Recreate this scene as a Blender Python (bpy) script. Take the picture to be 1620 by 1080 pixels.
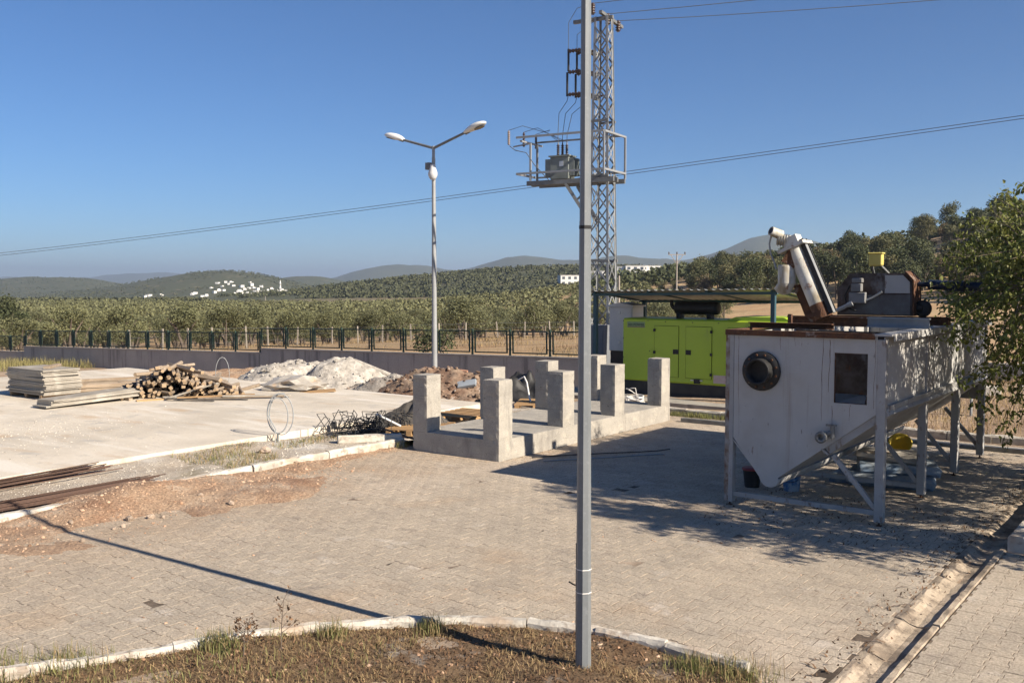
import bpy, bmesh, math, random
import numpy as np
from mathutils import Vector, Matrix

for _o in list(bpy.data.objects):
    bpy.data.objects.remove(_o, do_unlink=True)
SC = bpy.context.scene
COL = SC.collection
R = math.radians
random.seed(7)
RNG = np.random.default_rng(11)

# ------------------------------------------------------------------ camera
# world: x runs along the generator / wall, y runs along the tank and kerbs, z up; the camera stands at the origin, 3 m up
YAW, PITCH, CAM_H = 0.6416, 0.061, 3.0
cam_d = bpy.data.cameras.new('camera')
cam_d.sensor_width = 36.0
cam_d.lens = 36.0 * 1535.1 / 1620.0
cam_d.clip_start = 0.05
cam_d.clip_end = 60000
cam = bpy.data.objects.new('camera', cam_d)
COL.objects.link(cam)
cam.location = (0, 0, CAM_H)
cam.rotation_euler = (math.pi / 2 - PITCH, 0, YAW)
SC.camera = cam

# ------------------------------------------------------------------ sky and sun
SUN_EL = R(31.0)
SUN_DIR = Vector((math.cos(SUN_EL) * 0.9997, math.cos(SUN_EL) * 0.026, math.sin(SUN_EL)))   # towards the sun
world = bpy.data.worlds.new('World')
SC.world = world
world.use_nodes = True
wn = world.node_tree.nodes
wl = world.node_tree.links
wn.clear()
sky = wn.new('ShaderNodeTexSky')
sky.sky_type = 'NISHITA'
sky.sun_disc = False
sky.sun_elevation = SUN_EL
sky.sun_rotation = math.atan2(SUN_DIR.x, SUN_DIR.y)
sky.altitude = 1200
sky.air_density = 1.0
sky.dust_density = 0.0
sky.ozone_density = 10.0
bgn = wn.new('ShaderNodeBackground')
bgn.inputs['Strength'].default_value = 0.0535
wo = wn.new('ShaderNodeOutputWorld')
wl.new(sky.outputs[0], bgn.inputs[0])
wl.new(bgn.outputs[0], wo.inputs[0])
sun_d = bpy.data.lights.new('sun', 'SUN')
sun_d.energy = 5.0
sun_d.angle = R(0.5)
sun_d.color = (1.0, 0.885, 0.73)
sun = bpy.data.objects.new('sun', sun_d)
COL.objects.link(sun)
sun.rotation_euler = (-SUN_DIR).to_track_quat('-Z', 'Y').to_euler()
sun.location = (20, 0, 30)

SC.view_settings.view_transform = 'Standard'
SC.view_settings.look = 'None'
SC.view_settings.exposure = 1.0
SC.view_settings.gamma = 1.0
SC.view_settings.use_curve_mapping = False
SC.render.engine = 'CYCLES'
SC.cycles.use_denoising = True
SC.cycles.max_bounces = 5
SC.cycles.diffuse_bounces = 2
SC.cycles.glossy_bounces = 2
SC.cycles.transparent_max_bounces = 6
SC.cycles.volume_bounces = 0
SC.cycles.use_adaptive_sampling = True
SC.cycles.adaptive_threshold = 0.02

# ------------------------------------------------------------------ helpers
FW = Vector((-math.sin(YAW), math.cos(YAW), 0))
RT = Vector((math.cos(YAW), math.sin(YAW), 0))
def polar(deg, dist):
    """ground point at a bearing (degrees right of the view direction) and a distance along the view direction"""
    u = math.tan(R(deg))
    p = FW * dist + RT * (u * dist)
    return p.x, p.y
def bearing(px):
    return math.degrees(math.atan((px - 810) / 1535.1))

def tag(o, label=None, cat=None, group=None, kind=None):
    if label: o['label'] = label
    if cat: o['category'] = cat
    if group: o['group'] = group
    if kind: o['kind'] = kind
    elif cat: o['kind'] = 'thing'
    return o
def empty(name, loc=(0, 0, 0), rz=0.0):
    o = bpy.data.objects.new(name, None)
    o.empty_display_size = 0.2
    COL.objects.link(o)
    o.location = loc
    o.rotation_euler = (0, 0, rz)
    return o
def thing(name, label, cat, loc=(0, 0, 0), rz=0.0, group=None):
    return tag(empty(name, loc, rz), label, cat, group)
def link(name, me, parent=None, loc=(0, 0, 0), rot=(0, 0, 0)):
    o = bpy.data.objects.new(name, me)
    COL.objects.link(o)
    o.location = loc
    o.rotation_euler = rot
    if parent is not None:
        o.parent = parent
    return o
def copy_tree(o, parent=None):
    c = o.copy()
    COL.objects.link(c)
    c.parent = parent
    for ch in o.children:
        copy_tree(ch, c)
    return c
def np_mesh(name, V, F, mat=None, smooth=False):
    """V (n,3) array, F (m,k) int array with one polygon size"""
    V = np.asarray(V, np.float32); F = np.asarray(F, np.int32)
    me = bpy.data.meshes.new(name)
    me.vertices.add(len(V)); me.vertices.foreach_set('co', V.ravel())
    k = F.shape[1]
    me.loops.add(F.size); me.loops.foreach_set('vertex_index', F.ravel())
    me.polygons.add(len(F))
    me.polygons.foreach_set('loop_start', np.arange(0, F.size, k, dtype=np.int32))
    me.polygons.foreach_set('loop_total', np.full(len(F), k, np.int32))
    me.polygons.foreach_set('use_smooth', np.full(len(F), bool(smooth)))
    me.update(calc_edges=True)
    if mat: me.materials.append(mat)
    return me

class MB:
    """collects shapes into one mesh"""
    def __init__(s):
        s.v = []; s.f = []; s.sm = []
    def add(s, vs, fs, smooth=False, mat=None):
        n = len(s.v)
        if mat is not None:
            vs = [mat @ Vector(v) for v in vs]
        s.v += [tuple(v) for v in vs]
        s.f += [tuple(i + n for i in f) for f in fs]
        s.sm += [smooth] * len(fs)
        return s
    def box(s, x0, x1, y0, y1, z0, z1, mat=None, bev=0.0):
        if bev <= 0:
            vs = [(x, y, z) for z in (z0, z1) for y in (y0, y1) for x in (x0, x1)]
            fs = [(0, 2, 3, 1), (4, 5, 7, 6), (0, 1, 5, 4), (2, 6, 7, 3), (0, 4, 6, 2), (1, 3, 7, 5)]
            return s.add(vs, fs, mat=mat)
        b = min(bev, (x1 - x0) * .45, (y1 - y0) * .45, (z1 - z0) * .45)
        vs = []; idx = {}
        for ix in (0, 1):
            for iy in (0, 1):
                for iz in (0, 1):
                    X = (x0, x1)[ix]; Y = (y0, y1)[iy]; Z = (z0, z1)[iz]
                    sx, sy, sz = (b if ix == 0 else -b), (b if iy == 0 else -b), (b if iz == 0 else -b)
                    for ax, p in ((0, (X, Y + sy, Z + sz)), (1, (X + sx, Y, Z + sz)), (2, (X + sx, Y + sy, Z))):
                        idx[(ix, iy, iz, ax)] = len(vs); vs.append(p)
        fs = []
        for ax in range(3):
            o1, o2 = [(1, 2), (2, 0), (0, 1)][ax]
            for side in (0, 1):
                q = []
                for a, c in ((0, 0), (1, 0), (1, 1), (0, 1)):
                    k = [0, 0, 0]; k[ax] = side; k[o1] = a; k[o2] = c
                    q.append(idx[(*k, ax)])
                fs.append(tuple(q if side else q[::-1]))
        for e in range(3):
            o1, o2 = [(1, 2), (2, 0), (0, 1)][e]
            for a in (0, 1):
                for c in (0, 1):
                    k0 = [0, 0, 0]; k0[o1] = a; k0[o2] = c; k1 = list(k0); k1[e] = 1
                    q = [idx[(*k0, o1)], idx[(*k0, o2)], idx[(*k1, o2)], idx[(*k1, o1)]]
                    fs.append(tuple(q if (a == c) else q[::-1]))
        for ix in (0, 1):
            for iy in (0, 1):
                for iz in (0, 1):
                    t = [idx[(ix, iy, iz, a)] for a in range(3)]
                    fs.append(tuple(t if (ix + iy + iz) % 2 == 1 else t[::-1]))
        return s.add(vs, fs, mat=mat)
    def tube(s, p0, p1, r0, r1=None, n=8, cap=True, smooth=True, phase=0.0):
        r1 = r0 if r1 is None else r1
        p0 = Vector(p0); p1 = Vector(p1)
        d = (p1 - p0).normalized()
        a = d.orthogonal().normalized() if abs(d.z) < .999 else Vector((1, 0, 0))
        b = d.cross(a)
        vs = []
        for p, r in ((p0, r0), (p1, r1)):
            for i in range(n):
                t = 2 * math.pi * i / n + phase
                vs.append(p + (a * math.cos(t) + b * math.sin(t)) * r)
        fs = [(i, (i + 1) % n, n + (i + 1) % n, n + i) for i in range(n)]
        s.add(vs, fs, smooth)
        if cap:
            s.add(vs[:n], [tuple(range(n))[::-1]]); s.add(vs[n:], [tuple(range(n))])
        return s
    def bar(s, p0, p1, w, h=None, up=(0, 0, 1)):
        """square bar between two points"""
        h = w if h is None else h
        p0 = Vector(p0); p1 = Vector(p1)
        d = (p1 - p0).normalized()
        up = Vector(up)
        if abs(d.dot(up)) > .98: up = Vector((0, 1, 0))
        a = d.cross(up).normalized(); b = a.cross(d)
        vs = [p + a * (sx * w / 2) + b * (sy * h / 2) for p in (p0, p1) for sx, sy in ((-1, -1), (1, -1), (1, 1), (-1, 1))]
        return s.add(vs, [(0, 1, 2, 3), (7, 6, 5, 4), (0, 4, 5, 1), (1, 5, 6, 2), (2, 6, 7, 3), (3, 7, 4, 0)])
    def path(s, pts, r, n=6, smooth=True):
        pts = [Vector(p) for p in pts]
        vs = []; a = None
        for i, p in enumerate(pts):
            d = (pts[min(i + 1, len(pts) - 1)] - pts[max(i - 1, 0)]).normalized()
            if a is None: a = d.orthogonal().normalized()
            a = (a - d * a.dot(d))
            a = a.normalized() if a.length > 1e-6 else d.orthogonal().normalized()
            b = d.cross(a)
            rr = r[i] if isinstance(r, (list, tuple)) else r
            for k in range(n):
                t = 2 * math.pi * k / n
                vs.append(p + (a * math.cos(t) + b * math.sin(t)) * rr)
        fs = [(i * n + k, i * n + (k + 1) % n, (i + 1) * n + (k + 1) % n, (i + 1) * n + k) for i in range(len(pts) - 1) for k in range(n)]
        s.add(vs, fs, smooth)
        s.add(vs[:n], [tuple(range(n))[::-1]]); s.add(vs[-n:], [tuple(range(n))])
        return s
    def lathe(s, prof, base=(0, 0, 0), n=16, axis='z', smooth=True):
        """prof: (radius, height) pairs"""
        vs = []
        for r, h in prof:
            for k in range(n):
                t = 2 * math.pi * k / n
                c, q = r * math.cos(t), r * math.sin(t)
                v = {'z': (c, q, h), 'x': (h, c, q), 'y': (q, h, c)}[axis]
                vs.append((v[0] + base[0], v[1] + base[1], v[2] + base[2]))
        m = len(prof)
        fs = [(i * n + k, i * n + (k + 1) % n, (i + 1) * n + (k + 1) % n, (i + 1) * n + k) for i in range(m - 1) for k in range(n)]
        s.add(vs, fs, smooth)
        s.add(vs[:n], [tuple(range(n))[::-1]]); s.add(vs[-n:], [tuple(range(n))])
        return s
    def prism(s, poly, y0, y1, mat=None):
        """polygon in (x,z) extruded along y"""
        n = len(poly)
        vs = [(x, y, z) for y in (y0, y1) for x, z in poly]
        fs = [tuple(range(n)), tuple(range(2 * n - 1, n - 1, -1))] + [(i, n + i, n + (i + 1) % n, (i + 1) % n) for i in range(n)]
        return s.add(vs, fs, mat=mat)
    def slab(s, poly, z0, z1):
        n = len(poly)
        vs = [(x, y, z) for z in (z0, z1) for x, y in poly]
        fs = [tuple(range(n - 1, -1, -1)), tuple(range(n, 2 * n))] + [(i, (i + 1) % n, n + (i + 1) % n, n + i) for i in range(n)]
        return s.add(vs, fs)
    def mesh(s, name, mat=None):
        me = bpy.data.meshes.new(name)
        me.from_pydata(s.v, [], s.f)
        if any(s.sm):
            me.polygons.foreach_set('use_smooth', s.sm)
        if mat: me.materials.append(mat)
        me.update()
        return me
    def build(s, name, mat=None, parent=None, loc=(0, 0, 0), rot=(0, 0, 0)):
        return link(name, s.mesh(name, mat), parent, loc, rot)

# value noise for terrain and heaps
_perm = RNG.permutation(512)
def vnoise(x, y, seed=0):
    x = np.asarray(x, float); y = np.asarray(y, float)
    xi = np.floor(x).astype(int); yi = np.floor(y).astype(int)
    xf = x - xi; yf = y - yi
    xf = xf * xf * (3 - 2 * xf); yf = yf * yf * (3 - 2 * yf)
    def h(a, b):
        return _perm[(_perm[(a + seed * 57) % 512] + b) % 512] / 511.0
    return (h(xi, yi) * (1 - xf) + h(xi + 1, yi) * xf) * (1 - yf) + (h(xi, yi + 1) * (1 - xf) + h(xi + 1, yi + 1) * xf) * yf
def fbm(x, y, oct=4, seed=0):
    t = 0; a = .5; s = 0
    for o in range(oct):
        t = t + a * vnoise(np.asarray(x) * 2 ** o, np.asarray(y) * 2 ** o, seed + o); s += a; a *= .5
    return t / s
def sstep(a, b, x):
    t = np.clip((np.asarray(x, float) - a) / (b - a), 0, 1)
    return t * t * (3 - 2 * t)

# ------------------------------------------------------------------ materials
def mat(name, c1, c2=None, scale=4.0, lo=.35, hi=.65, rough=.85, metal=0.0, bump=0.0, bscale=60.0, layers=(), rand=0.0,
        island=0.0, coord='obj', stretch=(1, 1, 1), trans=0.0, spec=0.3, detail=6, grain=0.0, gscale=150.0, hue=None, xdust=None):
    m = bpy.data.materials.new(name)
    m.use_nodes = True
    nt = m.node_tree; N = nt.nodes; L = nt.links
    N.clear()
    out = N.new('ShaderNodeOutputMaterial')
    bs = N.new('ShaderNodeBsdfPrincipled')
    bs.inputs['Roughness'].default_value = rough
    bs.inputs['Metallic'].default_value = metal
    bs.inputs['Specular IOR Level'].default_value = spec
    if coord == 'obj':
        tc = N.new('ShaderNodeTexCoord'); vec = tc.outputs['Object']
    else:
        tc = N.new('ShaderNodeNewGeometry'); vec = tc.outputs['Position']
    def noise(sc, st=(1, 1, 1), det=detail, off=0.0):
        mp = N.new('ShaderNodeMapping')
        mp.inputs['Scale'].default_value = st
        mp.inputs['Location'].default_value = (off, off * 1.7, off * .6)
        L.new(vec, mp.inputs['Vector'])
        nz = N.new('ShaderNodeTexNoise')
        nz.inputs['Scale'].default_value = sc
        nz.inputs['Detail'].default_value = det
        nz.inputs['Roughness'].default_value = .62
        L.new(mp.outputs[0], nz.inputs['Vector'])
        return nz.outputs[0]
    def ramp(src, a, b, amt=1.0):
        mr = N.new('ShaderNodeMapRange')
        mr.inputs['From Min'].default_value = a; mr.inputs['From Max'].default_value = b
        mr.inputs['To Min'].default_value = 0; mr.inputs['To Max'].default_value = amt
        L.new(src, mr.inputs['Value'])
        return mr.outputs[0]
    def mix(fac, a, b, mode='MIX'):
        mx = N.new('ShaderNodeMix'); mx.data_type = 'RGBA'; mx.blend_type = mode
        if isinstance(fac, float): mx.inputs[0].default_value = fac
        else: L.new(fac, mx.inputs[0])
        for s, v in ((mx.inputs[6], a), (mx.inputs[7], b)):
            if isinstance(v, tuple): s.default_value = (*v, 1)
            else: L.new(v, s)
        return mx.outputs[2]
    col = c1
    if c2 is not None:
        col = mix(ramp(noise(scale, stretch), lo, hi), c1, c2)
    for k, ly in enumerate(layers):      # (colour, scale, lo, hi, amount, stretch)
        lc, lsc, llo, lhi, lam = ly[:5]
        st = ly[5] if len(ly) > 5 else (1, 1, 1)
        col = mix(ramp(noise(lsc, st, off=3.1 * (k + 1)), llo, lhi, lam), col, lc)
    if xdust is not None:                # soil dust that thins out away from the kerb (x0 full, x1 none)
        x0, x1, dc, da = xdust
        sp = N.new('ShaderNodeSeparateXYZ'); L.new(vec, sp.inputs[0])
        f1 = ramp(sp.outputs[0], x1, x0, 1.0)
        mm = N.new('ShaderNodeMath'); mm.operation = 'MULTIPLY'; L.new(f1, mm.inputs[0]); L.new(ramp(noise(1.1, det=8, off=21.0), .28, .62, da), mm.inputs[1])
        col = mix(mm.outputs[0], col, dc)
    if grain > 0:
        g = ramp(noise(gscale, det=2, off=9.0), .3, .7)
        mr = N.new('ShaderNodeMapRange'); mr.inputs['To Min'].default_value = 1 - grain; mr.inputs['To Max'].default_value = 1 + grain
        L.new(g, mr.inputs['Value'])
        cb = N.new('ShaderNodeCombineColor')
        for i in range(3): L.new(mr.outputs[0], cb.inputs[i])
        col = mix(1.0, col, cb.outputs[0], 'MULTIPLY')
    if rand > 0 or island > 0:
        val = None
        for amt, kind in ((rand, 'o'), (island, 'i')):
            if amt <= 0: continue
            src = N.new('ShaderNodeObjectInfo').outputs['Random'] if kind == 'o' else N.new('ShaderNodeNewGeometry').outputs['Random Per Island']
            mr = N.new('ShaderNodeMapRange'); mr.inputs['To Min'].default_value = 1 - amt; mr.inputs['To Max'].default_value = 1 + amt
            L.new(src, mr.inputs['Value'])
            if val is None: val = mr.outputs[0]
            else:
                ml = N.new('ShaderNodeMath'); ml.operation = 'MULTIPLY'
                L.new(val, ml.inputs[0]); L.new(mr.outputs[0], ml.inputs[1]); val = ml.outputs[0]
        cb = N.new('ShaderNodeCombineColor')
        for i in range(3): L.new(val, cb.inputs[i])
        col = mix(1.0, col, cb.outputs[0], 'MULTIPLY')
        if hue is not None:
            src = N.new('ShaderNodeObjectInfo').outputs['Random']
            if island > 0 and rand == 0: src = N.new('ShaderNodeNewGeometry').outputs['Random Per Island']
            col = mix(ramp(src, .45, .95, .75), col, hue)
    if isinstance(col, tuple): bs.inputs['Base Color'].default_value = (*col, 1)
    else: L.new(col, bs.inputs['Base Color'])
    if bump > 0:
        b = N.new('ShaderNodeBump')
        b.inputs['Strength'].default_value = min(1.0, bump)
        b.inputs['Distance'].default_value = 0.02 if bump <= 1 else 0.02 * bump
        L.new(noise(bscale, det=5, off=5.0), b.inputs['Height'])
        L.new(b.outputs[0], bs.inputs['Normal'])
    if trans > 0:
        tr = N.new('ShaderNodeBsdfTranslucent')
        if isinstance(col, tuple): tr.inputs[0].default_value = (*col, 1)
        else: L.new(col, tr.inputs[0])
        ms = N.new('ShaderNodeMixShader'); ms.inputs[0].default_value = trans
        L.new(bs.outputs[0], ms.inputs[1]); L.new(tr.outputs[0], ms.inputs[2])
        L.new(ms.outputs[0], out.inputs[0])
    else:
        L.new(bs.outputs[0], out.inputs[0])
    return m

m_conc = mat('cast_concrete', (.36, .335, .292), (.275, .257, .228), 1.6, rough=.95, bump=.5, bscale=22, grain=.14, gscale=60, coord='pos',
             layers=[((.46, .42, .35), 5, .53, .68, .6), ((.19, .175, .16), 2.2, .56, .68, .65, (1.5, 1.5, .35)), ((.10, .095, .09), 20, .655, .70, .85), ((.22, .20, .18), 9, .6, .68, .6, (.3, .3, 6))])
m_slab = mat('slab_concrete', (.58, .52, .43), (.47, .42, .345), .5, .40, .62, rough=.95, bump=.25, bscale=20, grain=.08, gscale=25, coord='pos',
             layers=[((.62, .57, .49), .9, .52, .66, .7, (.5, 2.2, 1)), ((.44, .32, .21), .5, .56, .68, .7, (1, 2.6, 1)), ((.36, .34, .31), 1.7, .57, .68, .65), ((.66, .62, .55), .35, .55, .62, .7, (.6, 3, 1))])
m_kerb = mat('kerb_whitewash', (.55, .515, .45), (.40, .37, .32), 3, .42, .62, rough=.95, bump=.5, bscale=25, coord='pos', rand=.06,
             layers=[((.24, .20, .165), 7, .55, .64, .8), ((.38, .285, .205), 2, .50, .64, .7)])
m_paver = mat('paver_concrete', (.455, .385, .30), (.385, .33, .262), 1.1, .38, .64, rough=.95, bump=.9, bscale=70, grain=.26, gscale=42, coord='pos', rand=.05, island=.06, xdust=(-12.2, -8.6, (.39, .275, .18), .8),
              layers=[((.40, .295, .20), .5, .54, .70, .65), ((.50, .43, .345), .38, .53, .66, .75), ((.27, .23, .19), 2.2, .58, .7, .6), ((.46, .38, .29), 6, .55, .7, .6), ((.55, .49, .42), 1.5, .60, .68, .6), ((.20, .165, .135), 9, .64, .70, .6)])
m_joint_side = mat('joint_dark', (.12, .09, .065), (.22, .17, .125), 3, rough=1, coord='pos')
m_joint = mat('joint_sand', (.07, .053, .04), (.26, .20, .15), 1.3, .42, .62, rough=1, bump=.6, bscale=120, coord='pos', grain=.2, gscale=90,
              layers=[((.40, .315, .235), .6, .48, .60, .9)])
m_gutter = mat('channel_concrete', (.44, .36, .275), (.35, .29, .22), 2.2, rough=.95, bump=.6, bscale=50, coord='pos', rand=.06, grain=.12, gscale=70,
               layers=[((.15, .118, .09), 3.5, .48, .62, .8), ((.40, .31, .22), 3, .56, .7, .6), ((.09, .07, .055), 14, .58, .66, .7)])
m_soil = mat('red_soil', (.275, .175, .112), (.355, .255, .175), 1.3, .35, .65, rough=1, bump=1.6, bscale=30, grain=.35, gscale=30, coord='pos',
             layers=[((.40, .31, .23), 2.2, .55, .66, .8), ((.21, .105, .06), .7, .56, .7, .7)])
m_ground = mat('yard_earth', (.29, .20, .135), (.36, .275, .195), .5, .35, .65, rough=1, bump=.9, bscale=14, grain=.22, gscale=22, coord='pos',
               layers=[((.245, .20, .115), 1.3, .55, .68, .7), ((.46, .42, .36), .25, .60, .70, .6)])
m_strip = mat('gravel_dirt', (.43, .38, .315), (.34, .28, .215), 1.0, .4, .62, rough=1, bump=1.0, bscale=45, grain=.25, gscale=60, coord='pos',
              layers=[((.55, .52, .47), .7, .52, .64, .85), ((.17, .145, .08), .8, .58, .68, .75, (1, .6, 1))])
m_island = mat('dead_grass_soil', (.125, .078, .045), (.175, .12, .07), 3, rough=1, bump=1, bscale=40, grain=.3, gscale=60, coord='pos',
               layers=[((.27, .245, .215), 1.6, .60, .68, .8)])
m_galv = mat('galvanised_steel', (.31, .322, .33), (.265, .277, .285), 9, rough=.55, metal=.35, spec=.4, layers=[((.36, .372, .38), 30, .55, .7, .4)], stretch=(1, 1, .5))
m_pole = mat('pole_galvanised', (.20, .215, .225), (.175, .19, .20), 9, rough=.5, metal=.25, spec=.5, layers=[((.30, .315, .325), 30, .55, .7, .4)], stretch=(1, 1, .5))
m_galv_d = mat('weathered_steel', (.22, .228, .23), (.16, .165, .165), 8, rough=.6, metal=.45, layers=[((.20, .13, .09), 12, .62, .72, .5)])
m_paint = mat('worn_white_paint', (.43, .43, .42), (.36, .36, .355), 1.4, .35, .7, rough=.7, bump=.2, bscale=8,
              layers=[((.34, .32, .295), 1.6, .48, .66, .7), ((.25, .21, .175), 3.2, .60, .72, .55, (2.6, 2.6, .10)), ((.13, .07, .042), 5, .66, .71, .9, (1.5, 1.5, .4)), ((.10, .085, .075), 20, .69, .74, .8, (1, 1, .3))])
m_rust = mat('rusty_steel', (.14, .066, .036), (.08, .045, .03), 9, rough=.9, bump=.6, bscale=50, layers=[((.30, .26, .23), 6, .60, .66, .7), ((.22, .095, .04), 15, .58, .7, .7)])
m_rustdark = mat('dark_rust_panel', (.06, .042, .034), (.11, .095, .088), 4, .4, .6, rough=.85, bump=.3, bscale=30, layers=[((.20, .20, .205), 2.2, .55, .62, .8, (1, 1, .6)), ((.13, .06, .03), 9, .58, .68, .7, (1, 1, .4))])
m_post = mat('grey_leg_paint', (.36, .36, .355), (.30, .295, .285), 3, rough=.75, layers=[((.16, .095, .06), 12, .58, .68, .85, (1, 1, .4))])
m_tube = mat('stained_tube', (.60, .60, .56), (.50, .49, .44), 4, rough=.5, layers=[((.26, .19, .08), 3, .52, .66, .75, (1, 1, .35)), ((.24, .11, .05), 7, .60, .68, .8)])
m_whitep = mat('white_plastic', (.72, .71, .68), (.62, .61, .58), 3, rough=.5, rand=.03)
m_black = mat('black_rubber', (.018, .018, .019), (.03, .03, .03), 6, rough=.55)
m_dark = mat('dark_paint', (.03, .031, .033), (.045, .045, .045), 5, rough=.6)
m_green = mat('lime_paint', (.36, .50, .035), (.33, .46, .035), 1.2, rough=.42, spec=.5, layers=[((.22, .28, .07), 5, .62, .72, .4, (1, 1, .3))])
m_greenline = mat('shut_gap', (.06, .085, .015), rough=.9)
m_fence = mat('fence_green_paint', (.022, .06, .042), (.03, .05, .04), 4, rough=.5)
m_wall = mat('wall_render', (.43, .395, .35), (.35, .325, .295), .8, rough=.95, bump=.35, bscale=12, coord='pos', grain=.08, gscale=20,
             layers=[((.16, .15, .145), 1.5, .54, .66, .75, (1.6, 1, .12)), ((.30, .285, .265), 3, .6, .72, .5, (1.5, 1, .2))])
m_coping = mat('wall_coping', (.40, .36, .31), (.33, .30, .26), 2, rough=.95, coord='pos')
m_teal = mat('shed_steel_blue', (.03, .075, .095), (.04, .09, .11), 4, rough=.5)
m_sheet = mat('corrugated_sheet', (.36, .37, .35), (.26, .26, .245), 2, rough=.5, metal=.3, layers=[((.18, .10, .06), 4, .6, .7, .6)])
m_sheetu = m_sheet
m_wood = mat('grey_timber', (.36, .295, .225), (.24, .18, .125), 3, rough=.9, rand=.28, bump=.4, bscale=30, stretch=(.4, 4, 4), layers=[((.17, .115, .075), 5, .58, .7, .6)])
m_woodend = mat('cut_timber_end', (.38, .275, .17), (.28, .20, .125), 8, rough=.9, rand=.2)
m_ply = mat('weathered_plywood', (.35, .32, .275), (.27, .245, .205), 2, rough=.9, rand=.13, layers=[((.48, .45, .39), 3, .56, .68, .7), ((.20, .165, .125), 5, .58, .68, .7)])
m_pallet = mat('pallet_pine', (.44, .275, .13), (.33, .21, .11), 3, rough=.9, rand=.2, stretch=(.4, 4, 4))
m_rebar = mat('rebar_steel', (.105, .062, .045), (.07, .045, .036), 20, rough=.85, rand=.25)
m_rubble = mat('pale_rubble', (.43, .40, .355), (.29, .265, .232), 2.2, .4, .6, rough=1, bump=1, bscale=14, grain=.25, gscale=9, island=.2,
               layers=[((.24, .22, .20), 3.4, .58, .66, .6)])
m_rubble2 = mat('grey_rubble', (.30, .275, .245), (.19, .172, .152), 2.2, .4, .6, rough=1, bump=1, bscale=14, grain=.3, gscale=9, island=.25, layers=[((.12, .105, .095), 3.0, .55, .64, .6), ((.28, .19, .13), 1.5, .55, .68, .6)])
m_brick = mat('brick_rubble', (.145, .09, .062), (.225, .165, .12), 3, .4, .6, rough=1, bump=1, bscale=14, grain=.3, gscale=9, island=.35,
              layers=[((.40, .355, .31), 5, .61, .68, .8), ((.075, .055, .045), 2.5, .54, .66, .7)])
m_stone = mat('loose_stone', (.33, .245, .18), (.40, .325, .26), 5, rough=1, bump=.5, bscale=30, rand=.25, island=.3)
m_tarp = mat('plastic_sack', (.42, .395, .355), (.30, .275, .24), 3, rough=.45, layers=[((.45, .31, .19), 2.5, .56, .68, .7)])
m_membrane = mat('dark_membrane', (.07, .062, .054), (.11, .098, .085), 3, rough=.8, bump=.6, bscale=20)
m_conduit = mat('grey_conduit', (.32, .335, .34), (.27, .28, .285), 10, rough=.5)
m_glassd = mat('lamp_lens', (.03, .03, .032), (.06, .06, .06), 20, rough=.25, spec=.6)
m_lampw = mat('lamp_housing', (.74, .74, .71), (.66, .66, .63), 6, rough=.4)
m_trafo = mat('transformer_green_grey', (.21, .235, .22), (.165, .185, .175), 3, rough=.55)
m_porc = mat('brown_porcelain', (.05, .028, .022), (.035, .02, .016), 6, rough=.3, spec=.6)
m_wire = mat('wire_aluminium', (.10, .11, .125), rough=.6)
m_cabinet = mat('cabinet_grey', (.56, .57, .58), (.50, .51, .52), 2, rough=.5, layers=[((.36, .33, .30), 5, .64, .72, .5, (1, 1, .3))])
m_yellow = mat('yellow_plastic', (.62, .46, .06), (.52, .38, .05), 4, rough=.55)
m_red = mat('red_plastic', (.42, .055, .04), (.34, .05, .04), 4, rough=.45)
m_blue = mat('blue_print', (.06, .15, .30), (.30, .36, .42), 7, .45, .6, rough=.55)
m_bluebox = mat('blue_white_sacking', (.13, .19, .27), (.27, .30, .32), 4, .42, .6, rough=.6, rand=.15)
m_bluemot = mat('blue_motor_paint', (.012, .022, .05), (.01, .016, .03), 6, rough=.5)
m_zinc = mat('bright_zinc', (.55, .57, .58), (.46, .48, .49), 12, rough=.4, metal=.5)
m_house = mat('white_stucco', (.74, .725, .69), (.66, .64, .60), .3, rough=.9, rand=.12)
m_window = mat('far_window', (.08, .09, .105), rough=.25, spec=.6)
m_rooft = mat('pale_roof', (.55, .52, .48), rough=.9)
m_bark = mat('olive_bark', (.115, .09, .07), (.16, .13, .105), 6, rough=1, bump=.8, bscale=20)
m_olive = mat('olive_leaf', (.185, .185, .09), (.14, .145, .07), .7, rough=.7, trans=.22, rand=.35, island=.35, hue=(.115, .122, .066))
m_oak = mat('evergreen_leaf', (.10, .11, .05), (.07, .085, .038), .5, rough=.7, trans=.18, rand=.3, island=.3, hue=(.15, .13, .06))
m_brown = mat('dry_leaf', (.20, .15, .085), (.15, .12, .065), .6, rough=.8, trans=.15, rand=.25, island=.3)
m_reed = mat('bright_leaf', (.125, .16, .045), (.095, .125, .04), .6, rough=.7, trans=.22, rand=.2, island=.3)
m_tleaf = mat('tree_leaf_near', (.14, .175, .042), (.20, .205, .06), 2, rough=.5, trans=.45, island=.45, spec=.4)
m_grassd = mat('straw_blades', (.37, .275, .145), (.27, .19, .10), 3, rough=.9, trans=.2, island=.45, coord='pos')
m_grassg = mat('green_blades', (.16, .18, .06), (.23, .215, .09), 3, rough=.8, trans=.25, island=.4, coord='pos')
m_litter = mat('leaf_litter', (.17, .10, .055), (.115, .07, .042), 6, rough=1, island=.5, coord='pos')

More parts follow.
